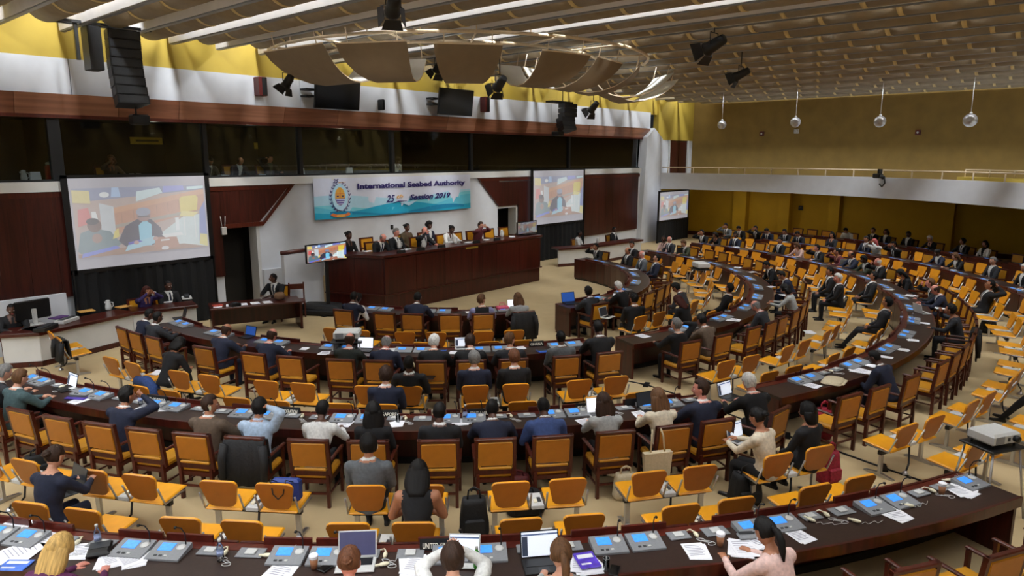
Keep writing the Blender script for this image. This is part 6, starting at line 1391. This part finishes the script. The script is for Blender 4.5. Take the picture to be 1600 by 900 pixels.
def coat(lb, p, rz, w_=.56, h_=.62, z=.34, mt=None):
    """coat draped over a chair back: front and back falls with sleeves"""
    mt = mt or NYL; t = thing('draped_coat', lb, 'coat', (p[0], p[1], z), rz); n = 14; vs = []; path = [(-.1, 0), (-.085, h_*.5), (-.07, h_*.96), (-.02, h_+.02), (.05, h_*.98), (.08, h_*.5), (.09, h_*.2)]
    for (y, zz) in path:
        for i in range(n+1):
            x = (i/n-.5)*w_*(1+.08*(1-zz/h_)); vs.append((x, y + .012*sin(i*1.7+zz*6)*(1 if y > 0 else -1), zz))
    q = n+1; fs = [(j*q+i, j*q+i+1, (j+1)*q+i+1, (j+1)*q+i) for j in range(len(path)-1) for i in range(n)]
    m = MB(); m.add(vs, fs, mt, None, True); me = m.mesh('cloth'); o = link('cloth', me, t); sd = o.modifiers.new('thick', 'SOLIDIFY'); sd.thickness = .02
    for s_ in (-1, 1): put('sleeve', MB().tube([(s_*w_*.46, -.07, h_*.9), (s_*w_*.52, -.1, h_*.55), (s_*w_*.5, -.12, h_*.15)], [.06, .055, .045], mt, 8), t)
for lb, r, a, z in (('black coat draped over an armchair behind the pale blue shirt', 13.86, -146.7, .3), ('black coat over the armchair of the fair woman on the innermost row', 6.6, -122.6, .3), ('dark coat over an armchair behind the slumped woman', 13.85, -84, .3)): coat(lb, polar(r, a), R_(a+90), z=z)
coat('black jacket thrown over a shell seat by the white staff desk', polar(11.3, -182.2), R_(-92), .5, .5, .3)
p = polar(11.3, -165.5); t = thing('folded_jeans', 'blue denim jacket hanging off a shell seat behind the second row', 'jacket', (p.x, p.y, .3), R_(-75)); put('cloth', MB().tube([(-.25, 0, .18), (0, .0, .2), (.22, -.05, .12), (.3, -.1, -.15)], [.09, .1, .09, .06], M('denim', (40, 66, 120), .8, scale=30, amt=.25, bump=.4), 10), t); put('sleeve', MB().tube([(.2, .05, .12), (.32, .02, -.05), (.34, .02, -.25)], .05, M('denim', (40, 66, 120)), 8), t)
def projector(lb, p, rz, w_, z, big=True):
    t = thing('projector', lb, 'projector', (p[0], p[1], z+.04), rz)
    put('case', MB().box(-w_/2, w_/2, -w_*.38, w_*.38, 0, w_*.32, LGREY, bev=.03), t); put('lens', MB().tube([(w_*.28, -w_*.38, w_*.16), (w_*.28, -w_*.5, w_*.16)], w_*.09, BLACK, 14), t)
    put('vent', MB().box(-w_*.42, -w_*.1, -w_*.385, -w_*.38, .05*w_, w_*.26, GREY), t); put('port_panel', MB().box(w_*.02, w_*.12, -w_*.386, -w_*.38, .1*w_, w_*.2, DGREY), t)
    for sx in (-1, 1):
        for sy in (-1, 1): put('foot', MB().lathe([(.015, -.04), (.015, .0)], BLACK, 8, Matrix.Translation((sx*w_*.4, sy*w_*.3, 0))), t)
    t = thing('projector_stand', 'black stand under the ' + ' '.join(lb.split()[:7]), 'stand', (p[0], p[1], 0), rz)
    put('shelf', MB().box(-w_*.62, w_*.62, -w_*.5, w_*.5, z-.03, z, BLACK, bev=.008), t)
    for sx in (-1, 1):
        for sy in (-1, 1): put('leg', MB().tube([(sx*w_*.5, sy*w_*.4, z-.03), (sx*w_*.72, sy*w_*.6, 0.0)], .014, CHROME, 6), t)
p = at_z(1551, 692, .95); projector('large white projector on a black stand near the desk\'s far end', p, R_(-30), .46, .95)
p = at_z(1549, 690, .95)
p = at_z(545, 530, .95); projector('white projector seen between the bald heads of the second row', at_z(543, 524, 1.0), R_(-45), .5, .92)
p = at_z(1095, 418, .98); projector('white projector beyond the yellow shell seats, balcony side', p, R_(50), .52, .95)
pts = [at_z(*q) for q in ((770, 570), (900, 580), (960, 592), (1010, 602), (1060, 618), (1150, 652), (1230, 682), (1300, 703), (1380, 732), (1450, 756), (1490, 772))]
t = thing('cable_cover', 'thin black cable cover running along the carpet aisle', 'cable'); put('strip', MB().tube([Vector((q.x, q.y, .012)) for q in pts], .014, BLACK, 6), t)
for i in (3, 6, 8): put('tape', MB().box(-.12, .12, -.05, .05, .0, .03, BLACK, Matrix.Translation((pts[i].x, pts[i].y, 0)) @ Matrix.Rotation(R_(20), 4, 'Z')), t)
for x, y, lb in ((247, 583, 'white papers lying on a shell seat behind the second row'), (1265, 520, 'white papers lying on a far shell seat'), (1492, 708, 'x')):
    if lb == 'x': continue
    p = at_z(x, y, .47); p.z = .475; t = thing('paper_sheet', lb, 'paper', p, .4)
    for k in range(3): put('sheet', MB().box(-.14, .14, -.1, .1, 0, .004, PAPER), t, mat=Matrix.Translation((.01*k, 0, .005*k)) @ Matrix.Rotation(.2*k, 4, 'Z'))
label_all()
